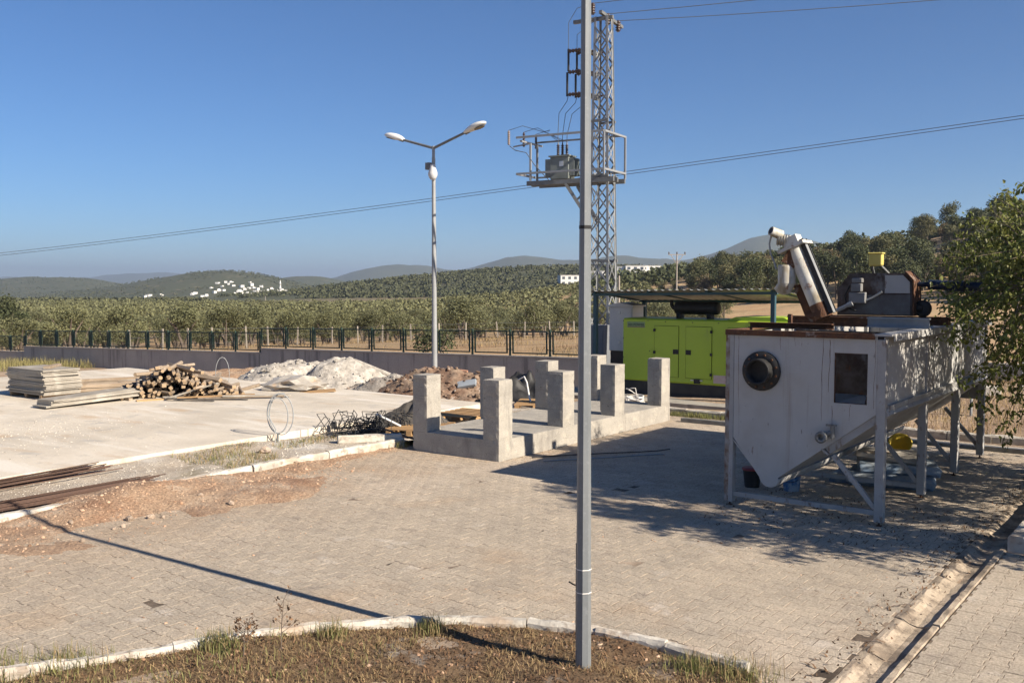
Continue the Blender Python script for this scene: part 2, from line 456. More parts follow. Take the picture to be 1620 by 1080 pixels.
# ================================================================== SETTING
def wall_top(x):
    x = np.asarray(x, float)
    return np.where(x > -33.7, .16 + .0208 * (x + 33.7), np.where(x > -54.2, -.03 + .0258 * (x + 33.7), -.88 + .02 * (x + 54.2)))
def field_z(x):
    return np.clip(.15 + .026 * (np.asarray(x, float) + 18.8), -1.5, .55)
HILLS = []          # (x, y, dirx, diry, height, sigma across, sigma along)
def hill(px, dist, h, sl, sr):
    x, y = polar(bearing(px), dist)
    d = Vector((x, y)).normalized()
    HILLS.append((x, y, d.x, d.y, h, sl, sr))
hill(960, 760, 31, 250, 170)
hill(700, 900, 10, 200, 150)
hill(400, 1600, 39, 150, 300)
hill(260, 1700, 33, 170, 300)
hill(70, 2400, 50, 280, 450)
hill(500, 2700, 58, 170, 300)
hill(640, 5600, 140, 420, 700)
hill(830, 5000, 152, 330, 700)
hill(1020, 4600, 142, 380, 600)
hill(1222, 4200, 208, 300, 600)
hill(1400, 4600, 190, 380, 600)
hill(250, 10000, 132, 800, 1500)
hill(0, 10500, 92, 700, 1500)
def terrain_z(x, y):
    x = np.asarray(x, float); y = np.asarray(y, float)
    r = np.hypot(x, y)
    z = field_z(x) - 4.2 * sstep(38, 150, r) - 28 * sstep(300, 1300, r)
    z = z + 30 * np.exp(-((x + 10) / 110) ** 2 - ((y - 330) / 125) ** 2)
    z = z + 5.5 * np.exp(-((x + 150) / 60) ** 2 - ((y - 300) / 90) ** 2)
    for hx, hy, dx, dy, h, sl, sr in HILLS:
        ax = (x - hx) * dy - (y - hy) * dx
        al = (x - hx) * dx + (y - hy) * dy
        z = z + h * np.exp(-(ax / sl) ** 2 - (al / sr) ** 2)
    amp = np.clip((r - 60) / 900, 0, 6)
    z = z + amp * 9 * (fbm(x / 240, y / 240, 4, 3) - .5) + np.clip((r - 2000) / 2500, 0, 1.2) * 26 * (fbm(x / 700, y / 700, 4, 8) - .5)
    z = z + .14 * (fbm(x / 5, y / 5, 3, 5) - .5)
    inside = (1 - sstep(27.15, 28.2, y)) * sstep(-77, -75, x) * (1 - sstep(29, 31, x))
    return z - 6 * inside
def yard_z(x, y):
    x = np.asarray(x, float); y = np.asarray(y, float)
    far = np.where(x < -17, wall_top(x) - 1.0, 0)
    k = sstep(-17.5, -13, x)
    far = (wall_top(np.minimum(x, -15)) - 1.0) * (1 - k) + (field_z(x)) * k
    t = sstep(18.6, 26, y)
    tl = sstep(-29.5, -36, x)
    z = -.05 * (1 - t) + far * t
    z = z * (1 - tl) + (np.minimum(far, -.25)) * tl
    n = (fbm(x / 1.4, y / 1.4, 4, 2) - .5)
    out = np.clip(sstep(18.2, 20, y) + sstep(-29, -30, x), 0, 1) * (.25 + .75 * sstep(20.0, 20.6, y) + 0)
    return z + n * .16 * out

# terrain: polar sheet that reaches the horizon
def build_terrain():
    ang = np.concatenate([np.arange(-180, -46, 3.0), np.arange(-46, 46, .2), np.arange(46, 180, 3.0)])
    ang = np.radians(ang)
    rad = np.concatenate([[6.0], np.geomspace(20, 16000, 230)])
    A_, R_ = np.meshgrid(ang, rad, indexing='ij')
    th = YAW - A_
    X = -np.sin(th) * R_; Y = np.cos(th) * R_
    Z = terrain_z(X, Y)
    V = np.stack([X.ravel(), Y.ravel(), Z.ravel()], 1)
    na, nr = A_.shape
    i = np.arange(na)[:, None]; j = np.arange(nr - 1)[None]
    i2 = (i + 1) % na
    F = np.stack([i * nr + j, i2 * nr + j, i2 * nr + j + 1, i * nr + j + 1], -1).reshape(-1, 4)
    F = F[:, ::-1]
    m = mat('terrain_soil', (.36, .225, .12), (.42, .305, .17), .12, .35, .65, rough=1, coord='pos', grain=.15, gscale=1.5,
            layers=[((.235, .18, .10), .09, .5, .62, .6), ((.46, .35, .20), .4, .55, .7, .6)])
    nt = m.node_tree; N = nt.nodes; L = nt.links
    bs = [n for n in N if n.type == 'BSDF_PRINCIPLED'][0]
    old = bs.inputs['Base Color'].links[0].from_socket
    geo = N.new('ShaderNodeNewGeometry')
    ln = N.new('ShaderNodeVectorMath'); ln.operation = 'LENGTH'; L.new(geo.outputs['Position'], ln.inputs[0])
    mr = N.new('ShaderNodeMapRange'); mr.inputs['From Min'].default_value = 330; mr.inputs['From Max'].default_value = 620
    L.new(ln.outputs['Value'], mr.inputs['Value'])
    n1 = N.new('ShaderNodeTexNoise'); n1.inputs['Scale'].default_value = .07; n1.inputs['Detail'].default_value = 8; n1.inputs['Roughness'].default_value = .7
    L.new(geo.outputs['Position'], n1.inputs['Vector'])
    r1 = N.new('ShaderNodeMapRange'); r1.inputs['From Min'].default_value = .56; r1.inputs['From Max'].default_value = .70; r1.inputs['To Max'].default_value = .8
    L.new(n1.outputs[0], r1.inputs['Value'])
    n2 = N.new('ShaderNodeTexNoise'); n2.inputs['Scale'].default_value = .012; n2.inputs['Detail'].default_value = 6
    L.new(geo.outputs['Position'], n2.inputs['Vector'])
    def mixc(f, a, b):
        x = N.new('ShaderNodeMix'); x.data_type = 'RGBA'
        L.new(f, x.inputs[0])
        for s, v in ((x.inputs[6], a), (x.inputs[7], b)):
            if isinstance(v, tuple): s.default_value = (*v, 1)
            else: L.new(v, s)
        return x.outputs[2]
    scrub = mixc(r1.outputs[0], mixc(n2.outputs[0], (.05, .056, .03), (.075, .08, .042)), (.27, .21, .135))
    L.new(mixc(mr.outputs[0], old, scrub), bs.inputs['Base Color'])
    o = link('terrain', np_mesh('terrain', V, F, m, True))
    tag(o, 'dry olive fields rising to scrubby hills and far mountains', 'terrain', kind='structure')
build_terrain()

# yard earth
def grid_mesh(name, x0, x1, y0, y1, step, zf, m, smooth=True):
    xs = np.arange(x0, x1 + step * .5, step); ys = np.arange(y0, y1 + step * .5, step)
    X, Y = np.meshgrid(xs, ys, indexing='ij')
    Z = zf(X, Y)
    V = np.stack([X.ravel(), Y.ravel(), Z.ravel()], 1)
    nx, ny = X.shape
    i = np.arange(nx - 1)[:, None]; j = np.arange(ny - 1)[None]
    F = np.stack([i * ny + j, (i + 1) * ny + j, (i + 1) * ny + j + 1, i * ny + j + 1], -1).reshape(-1, 4)
    return np_mesh(name, V, F, m, smooth)
g = link('ground', grid_mesh('ground', -76, 30, -30, 27.2, .4, yard_z, m_ground))
tag(g, 'bare brown earth of the fenced yard', 'ground', kind='structure')

# island outline (kerbed bed round the lamp pole)
ISL = [(-9.4, 1.2), (-8.3, 2.4), (-7.75, 3.0), (-7.28, 3.6), (-6.88, 4.27), (-6.68, 4.75), (-6.42, 5.21), (-6.16, 5.61), (-5.82, 6.02), (-5.44, 6.34), (-5.01, 6.62),
       (-4.6, 6.79), (-4.14, 6.9), (-3.69, 6.94), (-3.34, 6.93), (-2.9, 6.91), (-2.7, 6.6), (-2.6, 6.0), (-2.6, 2.0), (-2.6, 0.0), (-9.4, 0.0)]
def in_poly(x, y, poly):
    r = False; n = len(poly)
    for i in range(n):
        x1, y1 = poly[i]; x2, y2 = poly[(i + 1) % n]
        if (y1 > y) != (y2 > y) and x < (x2 - x1) * (y - y1) / (y2 - y1) + x1:
            r = not r
    return r
def seen(x, y, z=0, pad=60):
    dx = x * RT.x + y * RT.y; d = x * FW.x + y * FW.y
    zz = z - CAM_H
    c, s = math.cos(PITCH), math.sin(PITCH)
    dep = d * c - zz * s
    if dep < .5: return False
    px = 810 + 1535 * dx / dep; py = 540 - 1535 * (d * s + zz * c) / dep
    return -pad < px < 1620 + pad and -pad < py < 1080 + pad

# ---- pavers
PL, PW, PA = .217, .155, .0105
def paver_shape():
    g_ = .0028
    L2, W2 = PL / 2, PW / 2
    top = [(-L2 + g_, W2 + PA - g_), (-.27 * PL, W2 + PA - g_), (-.19 * PL, W2 - PA - g_), (.19 * PL, W2 - PA - g_), (.27 * PL, W2 + PA - g_), (L2 - g_, W2 + PA - g_)]
    poly = top[::-1] + [(x, -y) for x, y in top]
    ins = [(x * (1 - .003 / L2), y * (1 - .003 / W2)) for x, y in poly]
    n = len(poly)
    V = [(x, y, 0.0) for x, y in ins] + [(x, y, -.002) for x, y in poly] + [(x, y, -.035) for x, y in poly]
    T = [(0, i, i + 1) for i in range(1, n - 1)]
    # robust triangulation of the waisted outline: fan from two ends through the middle
    # indices: 0..5 upper edge from right to left, 6..11 lower edge from left to right
    T = [(0, 1, 10), (0, 10, 11), (1, 2, 9), (1, 9, 10), (2, 3, 8), (2, 8, 9), (3, 4, 7), (3, 7, 8), (4, 5, 6), (4, 6, 7)]
    for a in (0, n):
        for i in range(n):
            j = (i + 1) % n
            T += [(a + i, a + n + i, a + n + j), (a + i, a + n + j, a + j)]
    return np.array(V), np.array(T)
PV, PT = paver_shape()
paver_me = np_mesh('paver', PV, PT, m_paver)
def lay_pavers(parent, spots, rz):
    """spots: (x, y); the 300 nearest become parts of their own, the rest one part"""
    spots = sorted(spots, key=lambda p: p[0] ** 2 + p[1] ** 2)
    rr = random.Random(5)
    rest_v = []
    for k, sp_ in enumerate(spots):
        x, y = sp_[:2]; sx = sp_[2] if len(sp_) > 2 else 1.0
        dz = rr.gauss(0, .0009); tx = rr.gauss(0, .003); ty = rr.gauss(0, .003); tz = rz + rr.gauss(0, .008)
        x += rr.gauss(0, .0012); y += rr.gauss(0, .0012)
        if k < 300:
            link('paver', paver_me, parent, (x, y, dz), (tx, ty, tz)).scale = (sx, 1, 1)
        else:
            Mx = Matrix.Translation((x, y, dz)) @ Matrix.Rotation(tz, 4, 'Z') @ Matrix.Rotation(ty, 4, 'Y') @ Matrix.Rotation(tx, 4, 'X')
            a = np.array(Mx)
            rest_v.append((PV * np.array([sx, 1, 1])) @ a[:3, :3].T + a[:3, 3])
    if rest_v:
        n = len(rest_v)
        V = np.concatenate(rest_v)
        F = (PT[None] + (np.arange(n) * len(PV))[:, None, None]).reshape(-1, 3)
        o = link('pavers_beyond', np_mesh('pavers_beyond', V, F, m_paver), parent)
        o['kind'] = 'stuff'
PLINTH = (-11.74, -9.80, 12.75, 18.86)
b = MB(); b.slab([(-12.06, 0), (-2.36, 0), (-2.36, 19.7), (-12.06, 19.7)], -.045, -.0026)
paving = b.build('paving', m_joint)
tag(paving, 'dusty interlocking concrete paving of the yard', 'paving', kind='structure')
spots = []
row = 0; y = 2.0
while y < 19.6:
    x = -12.05 + PL / 2 + (PL / 2 if row % 2 else 0)
    while x < -2.36 - PL * .45:
        if seen(x, y) and not in_poly(x, y, ISL) and not (PLINTH[0] < x < PLINTH[1] and PLINTH[2] < y < PLINTH[3]):
            spots.append((x, y))
        x += PL
    gap = -2.362 - (x - PL / 2)
    if gap > .04 and random.random() < .9 and seen(x, y) and not in_poly(x, y, ISL): spots.append((x - PL / 2 + gap / 2, y, gap / PL))
    if row % 2 and seen(-12.0, y) and not (PLINTH[2] < y < PLINTH[3]): spots.append((-12.05 + PL / 4, y, .5))
    y += PW; row += 1
lay_pavers(paving, spots, 0.0)
b = MB(); b.slab([(-1.965, 0), (6, 0), (6, 11.86), (-1.965, 11.86)], -.045, -.0035)
side = b.build('side_paving', m_joint_side)
tag(side, 'interlocking concrete paving beyond the drain channel', 'paving', kind='structure')
spots = []
colm = 0; x = -1.965 + PW / 2 + .01
while x < 1.5:
    y = 5 + (PL / 2 if colm % 2 else 0)
    while y < 11.75:
        if seen(x, y): spots.append((x, y))
        y += PL
    x += PW; colm += 1
lay_pavers(side, spots, math.pi / 2)

# ---- drain channel
ch = empty('drain_channel'); tag(ch, 'shallow cracked concrete drain channel edging the paving', 'drain', kind='structure')
prof = [(-2.355, .001), (-2.315, .005), (-2.285, .0), (-2.23, -.03), (-2.17, -.045), (-2.10, -.038), (-2.05, -.010), (-2.035, .005), (-1.985, .006), (-1.975, -.01), (-1.975, -.08), (-2.355, -.08)]
rr = random.Random(3)
y = 3.2
while y < 21:
    ln_ = rr.choice([.62, .8, .95])
    n = len(prof); V = []
    ns = 5
    for k in range(ns + 1):
        t = y + .006 + (ln_ - .012) * k / ns
        for x, z in prof:
            V.append((x + rr.gauss(0, .003), t + rr.gauss(0, .003), z + rr.gauss(0, .0025) + (rr.gauss(0, .01) if rr.random() < .05 else 0)))
    F = [(k * n + i, (k + 1) * n + i, (k + 1) * n + (i + 1) % n, k * n + (i + 1) % n) for k in range(ns) for i in range(n)]
    F = [f[::-1] for f in F] + [tuple(range(n)), tuple(range((ns + 1) * n - 1, ns * n - 1, -1))]
    bb = MB(); bb.add(V, F); bb.build('channel_segment', m_gutter, ch, (0, 0, rr.gauss(0, .003)))
    y += ln_

# ---- kerbs, stone by stone
def kerb_run(parent, pts, w=.13, h=.14, ln_=.8, z0=0.0, jit=.006, seed=1, inner=1):
    rr = random.Random(seed)
    pts = [Vector((*p, 0)) for p in pts]
    cum = [0]
    for a, b_ in zip(pts, pts[1:]): cum.append(cum[-1] + (b_ - a).length)
    def at(s):
        for k in range(len(pts) - 1):
            if s <= cum[k + 1] or k == len(pts) - 2:
                t = (s - cum[k]) / (cum[k + 1] - cum[k])
                return pts[k].lerp(pts[k + 1], t)
    s = 0
    while s < cum[-1] - .05:
        e = min(s + ln_ * rr.uniform(.92, 1.05), cum[-1])
        a, c = at(s + .005), at(e - .005)
        d = (c - a); L_ = d.length
        if L_ < .04: break
        b = MB()
        # lumpy stone: bevelled box with jittered rings
        ns = max(2, int(L_ / .1)); prof_ = [(-w / 2, -.12), (-w / 2 - .003, h - .03), (-w / 2 + .02, h), (w / 2 - .02, h), (w / 2 + .003, h - .03), (w / 2, -.12)]
        V = []
        for k in range(ns + 1):
            for q, z in prof_:
                V.append((L_ * k / ns, q + rr.gauss(0, .0035), z + (rr.gauss(0, .004) if z > 0 else 0) - (.012 if rr.random() < .04 else 0)))
        n = len(prof_)
        F = [(k * n + i, (k + 1) * n + i, (k + 1) * n + (i + 1) % n, k * n + (i + 1) % n) for k in range(ns) for i in range(n)]
        F = F + [tuple(range(n))[::-1], tuple(range(ns * n, ns * n + n))]
        b.add(V, F)
        b.build('kerb_stone', m_kerb, parent, (a.x + rr.gauss(0, jit), a.y + rr.gauss(0, jit), z0 + rr.gauss(0, jit * .7)), (0, 0, math.atan2(d.y, d.x) + rr.gauss(0, .006)))
        s = e
k1 = empty('bed_kerb'); tag(k1, 'white painted curved kerb round the lamp pole bed', 'kerb', kind='structure')
kerb_run(k1, ISL[2:16], w=.10, h=.09, ln_=.62, seed=4)
k2 = empty('yard_kerb'); tag(k2, 'white painted kerb between paving and slab strip', 'kerb', kind='structure')
kerb_run(k2, [(-12.13, 2), (-12.13, 6.7)], w=.13, h=.14, seed=5)
kerb_run(k2, [(-12.2, 8.0), (-12.28, 10.4), (-12.2, 12.95)], w=.13, h=.15, seed=6)
k3 = empty('planting_kerb'); tag(k3, 'white kerb along the shaded planting bed', 'kerb', kind='structure')
kerb_run(k3, [(-1.88, 11.92), (-1.88, 19.6)], w=.17, h=.17, ln_=.75, seed=7)
k4 = empty('generator_kerb'); tag(k4, 'whitewashed kerb in front of the generator and dry grass', 'kerb', kind='structure')
kerb_run(k4, [(-12.2, 19.78), (8, 19.95)], w=.14, h=.15, ln_=.8, seed=8)

# ---- island bed surface
def isl_z(X, Y):
    n = fbm(X / .5, Y / .5, 4, 12) - .5
    return -.005 + n * .11 + .05 * fbm(X / 1.7, Y / 1.7, 2, 17)
def clip_grid(name, x0, x1, y0, y1, step, zf, m, keep):
    xs = np.arange(x0, x1, step); ys = np.arange(y0, y1, step)
    X, Y = np.meshgrid(xs, ys, indexing='ij'); Z = zf(X, Y)
    K = np.array([[keep(a, c) for c in ys] for a in xs])
    nx, ny = X.shape
    F = []
    for i in range(nx - 1):
        for j in range(ny - 1):
            if K[i, j] or K[i + 1, j] or K[i, j + 1] or K[i + 1, j + 1]:
                F.append((i * ny + j, (i + 1) * ny + j, (i + 1) * ny + j + 1, i * ny + j + 1))
    return np_mesh(name, np.stack([X.ravel(), Y.ravel(), Z.ravel()], 1), F, m, True)
bed = link('bed_soil', clip_grid('bed_soil', -9.4, -2.6, .2, 7.05, .06, isl_z, m_island, lambda x, y: in_poly(x, y, ISL) and seen(x, y, 0, 200)))
tag(bed, 'bare brown bed strewn with dead cut grass round the pole', 'soil', kind='structure')
pb = link('planting_bed', grid_mesh('planting_bed', -1.79, 6, 12.0, 19.8, .2, lambda X, Y: .09 + .08 * (fbm(X / .6, Y / .6, 3, 9) - .5), m_island))
tag(pb, 'shaded soil of the planting bed behind its kerb', 'soil', kind='structure')

# ---- strip between kerb and slab, with gravel and soil
def strip_z(X, Y):
    return .075 + .10 * (fbm(X / .7, Y / .7, 4, 21) - .5) + .05 * sstep(-13.4, -14.1, X) * (1 - sstep(10.8, 11.6, Y)) * 1.2
st = link('gravel_strip', grid_mesh('gravel_strip', -14.3, -12.2, -1, 19.6, .07, strip_z, m_strip))
tag(st, 'pale gravel and dirt strip beside the slab', 'gravel', kind='structure')

# ---- concrete slab, built in two bays with a thin dark gap left between
b = MB(); b.slab([(-29.2, -2.0), (-14.15, -2.0), (-14.15, 13.672), (-29.2, 13.672)], -.12, .2)
slab = b.build('concrete_slab', m_slab)
tag(slab, 'broad pale concrete slab strewn with timber', 'slab', kind='structure')
b = MB(); b.slab([(-29.2, 13.69), (-13.9, 13.69), (-13.9, 17.6), (-29.2, 17.9)], -.12, .199)
b.build('slab_bay', m_slab, slab)
b = MB(); b.slab([(-13.86, 15.2), (-12.6, 15.35), (-12.55, 16.9), (-13.86, 16.8)], -.1, .16)
b.build('slab_step', m_slab, slab)

# ---- red soil spilled over the paving
def soil_z(X, Y):
    w = 2.5 - 2.0 * sstep(7.6, 12.6, Y) - 1.4 * (1 - sstep(2.0, 4.4, Y))
    t = (X + 12.3) / np.maximum(w, .05)
    m = np.clip(1 - t, -1, 1) * sstep(-13.0, -12.35, X)
    n = fbm(X / .55, Y / .55, 5, 31) - .5
    n2 = fbm(X / 1.8, Y / 1.8, 2, 35) - .5
    ridge = .10 * np.exp(-((X + 11.9) / .45) ** 2 - ((Y - 7.5) / 1.25) ** 2) + .13 * np.exp(-((X + 10.9) / .5) ** 2 - ((Y - 9.0) / 1.1) ** 2)
    kerbcover = .12 * np.exp(-((Y - 7.35) / .75) ** 2) * sstep(-12.9, -12.2, X) * (1 - sstep(-12.0, -11.2, X))
    return -.052 + .10 * np.clip(m, -.6, 1) + n * .15 + n2 * .06 + ridge * sstep(-.3, .5, m) + kerbcover
m_crumb = mat('soil_clod', (.33, .20, .125), (.44, .33, .24), 3, .4, .7, rough=1, island=.4, coord='pos')
so = link('soil_spill', grid_mesh('soil_spill', -13.0, -8.7, 1.5, 12.9, .045, soil_z, m_soil))
tag(so, 'reddish soil and crumbs spilled from the kerb over the paving', 'soil', kind='stuff')

def rock_mesh(name, seed, m, sub=1, flat=.7):
    rr = np.random.default_rng(seed)
    t = (1 + 5 ** .5) / 2
    V = np.array([(-1, t, 0), (1, t, 0), (-1, -t, 0), (1, -t, 0), (0, -1, t), (0, 1, t), (0, -1, -t), (0, 1, -t), (t, 0, -1), (t, 0, 1), (-t, 0, -1), (-t, 0, 1)], float)
    F = [(0, 11, 5), (0, 5, 1), (0, 1, 7), (0, 7, 10), (0, 10, 11), (1, 5, 9), (5, 11, 4), (11, 10, 2), (10, 7, 6), (7, 1, 8), (3, 9, 4), (3, 4, 2), (3, 2, 6), (3, 6, 8), (3, 8, 9), (4, 9, 5), (2, 4, 11), (6, 2, 10), (8, 6, 7), (9, 8, 1)]
    V = V / np.linalg.norm(V, axis=1)[:, None]
    for _ in range(sub):
        mid = {}; V = list(map(tuple, V)); F2 = []
        def mp(a, c):
            k = (min(a, c), max(a, c))
            if k not in mid:
                p = (np.array(V[a]) + np.array(V[c])) / 2; p /= np.linalg.norm(p); mid[k] = len(V); V.append(tuple(p))
            return mid[k]
        for a, c, d in F:
            x, y, z = mp(a, c), mp(c, d), mp(d, a)
            F2 += [(a, x, z), (c, y, x), (d, z, y), (x, y, z)]
        F = F2; V = np.array(V)
    V = np.array(V)
    V = V * (1 + rr.normal(0, .16, len(V)))[:, None] * np.array([1, rr.uniform(.7, 1), flat])
    for _ in range(3):       # chop flats
        nrm = rr.normal(size=3); nrm /= np.linalg.norm(nrm); d = rr.uniform(.55, .8)
        k = V @ nrm
        V = V - np.outer(np.clip(k - d, 0, None), nrm)
    return V, np.array(F)
ROCKS = [rock_mesh('stone', s, m_stone, 1) for s in range(6)]
ROCK_ME = [np_mesh('stone', v, f, m_stone) for v, f in ROCKS]
def merged_rocks(name, items, m, small=True):
    """items: (x,y,z,size,seed)"""
    src = [rock_mesh('r', 40 + s, None, 0) for s in range(6)]
    Vs = []; Fs = []; n = 0
    rr = np.random.default_rng(2)
    for x, y, z, s, sd in items:
        V, F = src[sd % 6]
        a = rr.uniform(0, 6.28); c, q = math.cos(a), math.sin(a)
        sx, sy, sz = rr.uniform(.6, 1.3, 3)
        W = V * np.array([sx, sy, sz]) * s
        W = np.stack([W[:, 0] * c - W[:, 1] * q, W[:, 0] * q + W[:, 1] * c, W[:, 2]], 1) + np.array([x, y, z])
        Vs.append(W); Fs.append(F + n); n += len(V)
    return np_mesh(name, np.concatenate(Vs), np.concatenate(Fs), m)
rr = np.random.default_rng(8)
items = []
for _ in range(3200):
    y = rr.uniform(3.5, 12.5); x = -12.2 + abs(rr.normal(0, .8))
    if x > -8.8: continue
    z = float(soil_z(np.array(x), np.array(y)))
    if z > -.035: items.append((x, y, max(z, 0), .006 + .014 * rr.random() ** 2 + (.02 if rr.random() < .05 else 0), int(rr.integers(6))))
so2 = link('soil_crumbs', merged_rocks('soil_crumbs', items, m_crumb)); tag(so2, 'small stones and crumbs lying on the red soil', 'stones', kind='stuff')
STN = [(205, 818, .09), (238, 815, .075), (195, 828, .05), (258, 814, .05), (180, 832, .04), (365, 796, .07), (130, 851, .05), (112, 827, .06), (318, 789, .05)]
for k, (px, py, s) in enumerate(STN):
    d = Vector(((px - 810) / 1535.1, 0, -(py - 540) / 1535.1))
    c, q = math.cos(PITCH), math.sin(PITCH)
    v = RT * d.x + FW * (c + d.z * q) + Vector((0, 0, -q + d.z * c))
    t = (.04 - CAM_H) / v.z
    p = v * t
    o = link('stone', ROCK_ME[k % 6], None, (p.x, p.y, max(.0, float(soil_z(np.array(p.x), np.array(p.y)))) + s * .25), (0, 0, k * 1.3)); o.scale = (s * .75, s * .6, s * .7)
    tag(o, 'fist sized pale stone lying on the red soil', 'stone', 'stones on the red soil')

# ---- boundary wall and fence
wl_ = thing('boundary_wall', 'long grey rendered boundary wall with stepped coping', 'wall')
def wall_seg(x0, x1, zo=0.0):
    n = max(2, int((x1 - x0) / 3))
    b = MB(); c = MB()
    for k in range(n):
        a, e = x0 + (x1 - x0) * k / n, x0 + (x1 - x0) * (k + 1) / n
        z0, z1 = float(wall_top(a + 1e-3)), float(wall_top(e - 1e-3))
        V = [(a, 27.0, z0 - 1.6), (e, 27.0, z1 - 1.6), (e, 27.0, z1 - .05), (a, 27.0, z0 - .05), (a, 27.22, z0 - 1.6), (e, 27.22, z1 - 1.6), (e, 27.22, z1 - .05), (a, 27.22, z0 - .05)]
        b.add(V, [(0, 1, 2, 3), (5, 4, 7, 6), (4, 0, 3, 7), (1, 5, 6, 2)])
        V = [(a, 26.965, z0 - .05), (e, 26.965, z1 - .05), (e, 26.965, z1), (a, 26.965, z0), (a, 27.255, z0 - .05), (e, 27.255, z1 - .05), (e, 27.255, z1), (a, 27.255, z0)]
        c.add(V, [(0, 1, 2, 3), (3, 2, 6, 7), (5, 4, 7, 6), (4, 5, 1, 0)] + ([(4, 0, 3, 7)] if k == 0 else []) + ([(1, 5, 6, 2)] if k == n - 1 else []))
    b.build('wall_section', m_wall, wl_); c.build('coping', m_coping, wl_)
wall_seg(-33.7, -13.2); wall_seg(-54.2, -33.7); wall_seg(-64, -54.2)
fence = thing('mesh_fence', 'dark green welded mesh panel fence standing on the grey wall', 'fence', (0, 27.11, 0))
FS = 1.695
def panel_mesh():
    W, H_ = FS - .22, .80
    b = MB()
    t = .045
    b.box(-W / 2, W / 2, -t / 2, t / 2, 0, t); b.box(-W / 2, W / 2, -t / 2, t / 2, H_ - t, H_)
    b.box(-W / 2, -W / 2 + t, -t / 2, t / 2, t, H_ - t); b.box(W / 2 - t, W / 2, -t / 2, t / 2, t, H_ - t)
    fr = b.mesh('panel_frame', m_fence)
    b = MB()
    nx = 24; nz = 13
    for k in range(1, nx):
        x = -W / 2 + t + (W - 2 * t) * k / nx
        b.box(x - .0022, x + .0022, -.003, .0015, t, H_ - t)
    for k in range(1, nz):
        z = t + (H_ - 2 * t) * k / nz
        b.box(-W / 2 + t, W / 2 - t, .0017, .0055, z - .0022, z + .0022)
    return fr, b.mesh('wire_mesh', m_fence)
fr_me, wm_me = panel_mesh()
b = MB(); b.box(-.03, .03, -.03, .03, 0, .92); b.box(-.11, .11, -.012, .012, .2, .225); b.box(-.11, .11, -.012, .012, .7, .725); post_me = b.mesh('post', m_fence)
x = -20.335 + 2 * FS
xs_f = []
while x > -63:
    xs_f.append(x); x -= FS
for a in xs_f:
    z = float(wall_top(a))
    link('post', post_me, fence, (a, 0, z))
    xm = a - FS / 2
    zl, zr = float(wall_top(xm - FS * .4)), float(wall_top(xm + FS * .4))
    z0 = float(wall_top(xm)) if abs(zl - zr) < .1 else max(zl, zr) - .02
    p = link('panel', fr_me, fence, (xm, 0, z0 + .07), (0, -math.atan(.022), 0))
    link('wire_mesh', wm_me, p)

# ================================================================== MACHINE FOUNDATION
fd = thing('machine_foundation', 'cast concrete foundation block with eight square pillars in two rows', 'foundation', (-10.77, 15.8, 0))
def rough_box(x0, x1, y0, y1, z0, z1, seed, j=.004, bev=.012):
    rr = random.Random(seed)
    b = MB(); b.box(x0, x1, y0, y1, z0, z1, bev=bev)
    b.v = [(x + rr.gauss(0, j * .6), y + rr.gauss(0, j * .6), z + (rr.gauss(0, j) if z > z0 + .02 else 0)) for x, y, z in b.v]
    return b
def conc_box(x0, x1, y0, y1, z0, z1, seed, step=.055):
    """cast block: subdivided faces with board marks, slight waviness and chipped arrises"""
    rr = random.Random(seed)
    N_ = [max(2, int(round((b_ - a_) / step))) for a_, b_ in ((x0, x1), (y0, y1), (z0, z1))]
    lo = (x0, y0, z0); hi = (x1, y1, z1)
    b = MB(); idx = {}; V = []; F = []
    def vid(i, j, k):
        key = (i, j, k)
        if key not in idx:
            p = [lo[a] + (hi[a] - lo[a]) * key[a] / N_[a] for a in range(3)]
            on = [key[a] in (0, N_[a]) for a in range(3)]
            ne = sum(on)
            chip = 0
            if ne >= 2:
                chip = .0025 + abs(rr.gauss(0, .0016)) + (.014 * rr.random() if rr.random() < .05 else 0)
            for a in range(3):
                if on[a]:
                    sgn = 1 if key[a] == 0 else -1
                    board = .0028 * ((int((p[2] + .02) / .13) * 7 + seed) % 3 - 1) if a != 2 else 0
                    if not (a == 2 and key[a] == 0): p[a] += sgn * (chip + .002 * (vnoise(p[0] * 4 + p[2] * 3, p[1] * 4 + seed, 2) - .3) + board * (ne < 2))
            idx[key] = len(V); V.append(tuple(float(q) for q in p))
        return idx[key]
    for a in range(3):
        u, v = [(1, 2), (2, 0), (0, 1)][a]
        for side in (0, N_[a]):
            for i in range(N_[u]):
                for j in range(N_[v]):
                    q = []
                    for di, dj in ((0, 0), (1, 0), (1, 1), (0, 1)):
                        k = [0, 0, 0]; k[a] = side; k[u] = i + di; k[v] = j + dj
                        q.append(vid(*k))
                    F.append(tuple(q if side else q[::-1]))
    b.add(V, F)
    return b
bx0, bx1, by0, by1 = -.97, .97, -3.05, 3.06
b = conc_box(bx0, bx1, by0, by1, -.05, .352, 3)
b.build('base', m_conc, fd)
for k, yy in enumerate((-3.048, -1.13, .72, 2.66)):
    for s, (xa, xb) in enumerate(((-.972, -.635), (.625, .972))):
        conc_box(xa, xb, yy, yy + .385, .345, 1.366 + .006 * ((k * 3 + s) % 3 - 1), 20 + k * 2 + s).build('pillar', m_conc, fd)

# ================================================================== HOPPER TANK
TX, TY = -4.42, 12.12
tk = thing('grit_hopper_tank', 'rusty white steel hopper tank on grey legs beside the tree', 'tank', (TX, TY, 0))
TL = 5.95
def P(name, b, m): return b.build(name, m, tk)
m_rustpaint = mat('rusted_white_paint', (.33, .315, .295), (.19, .13, .095), 5, .40, .62, rough=.85, layers=[((.12, .06, .035), 9, .54, .64, .9, (1, 1, .5))])
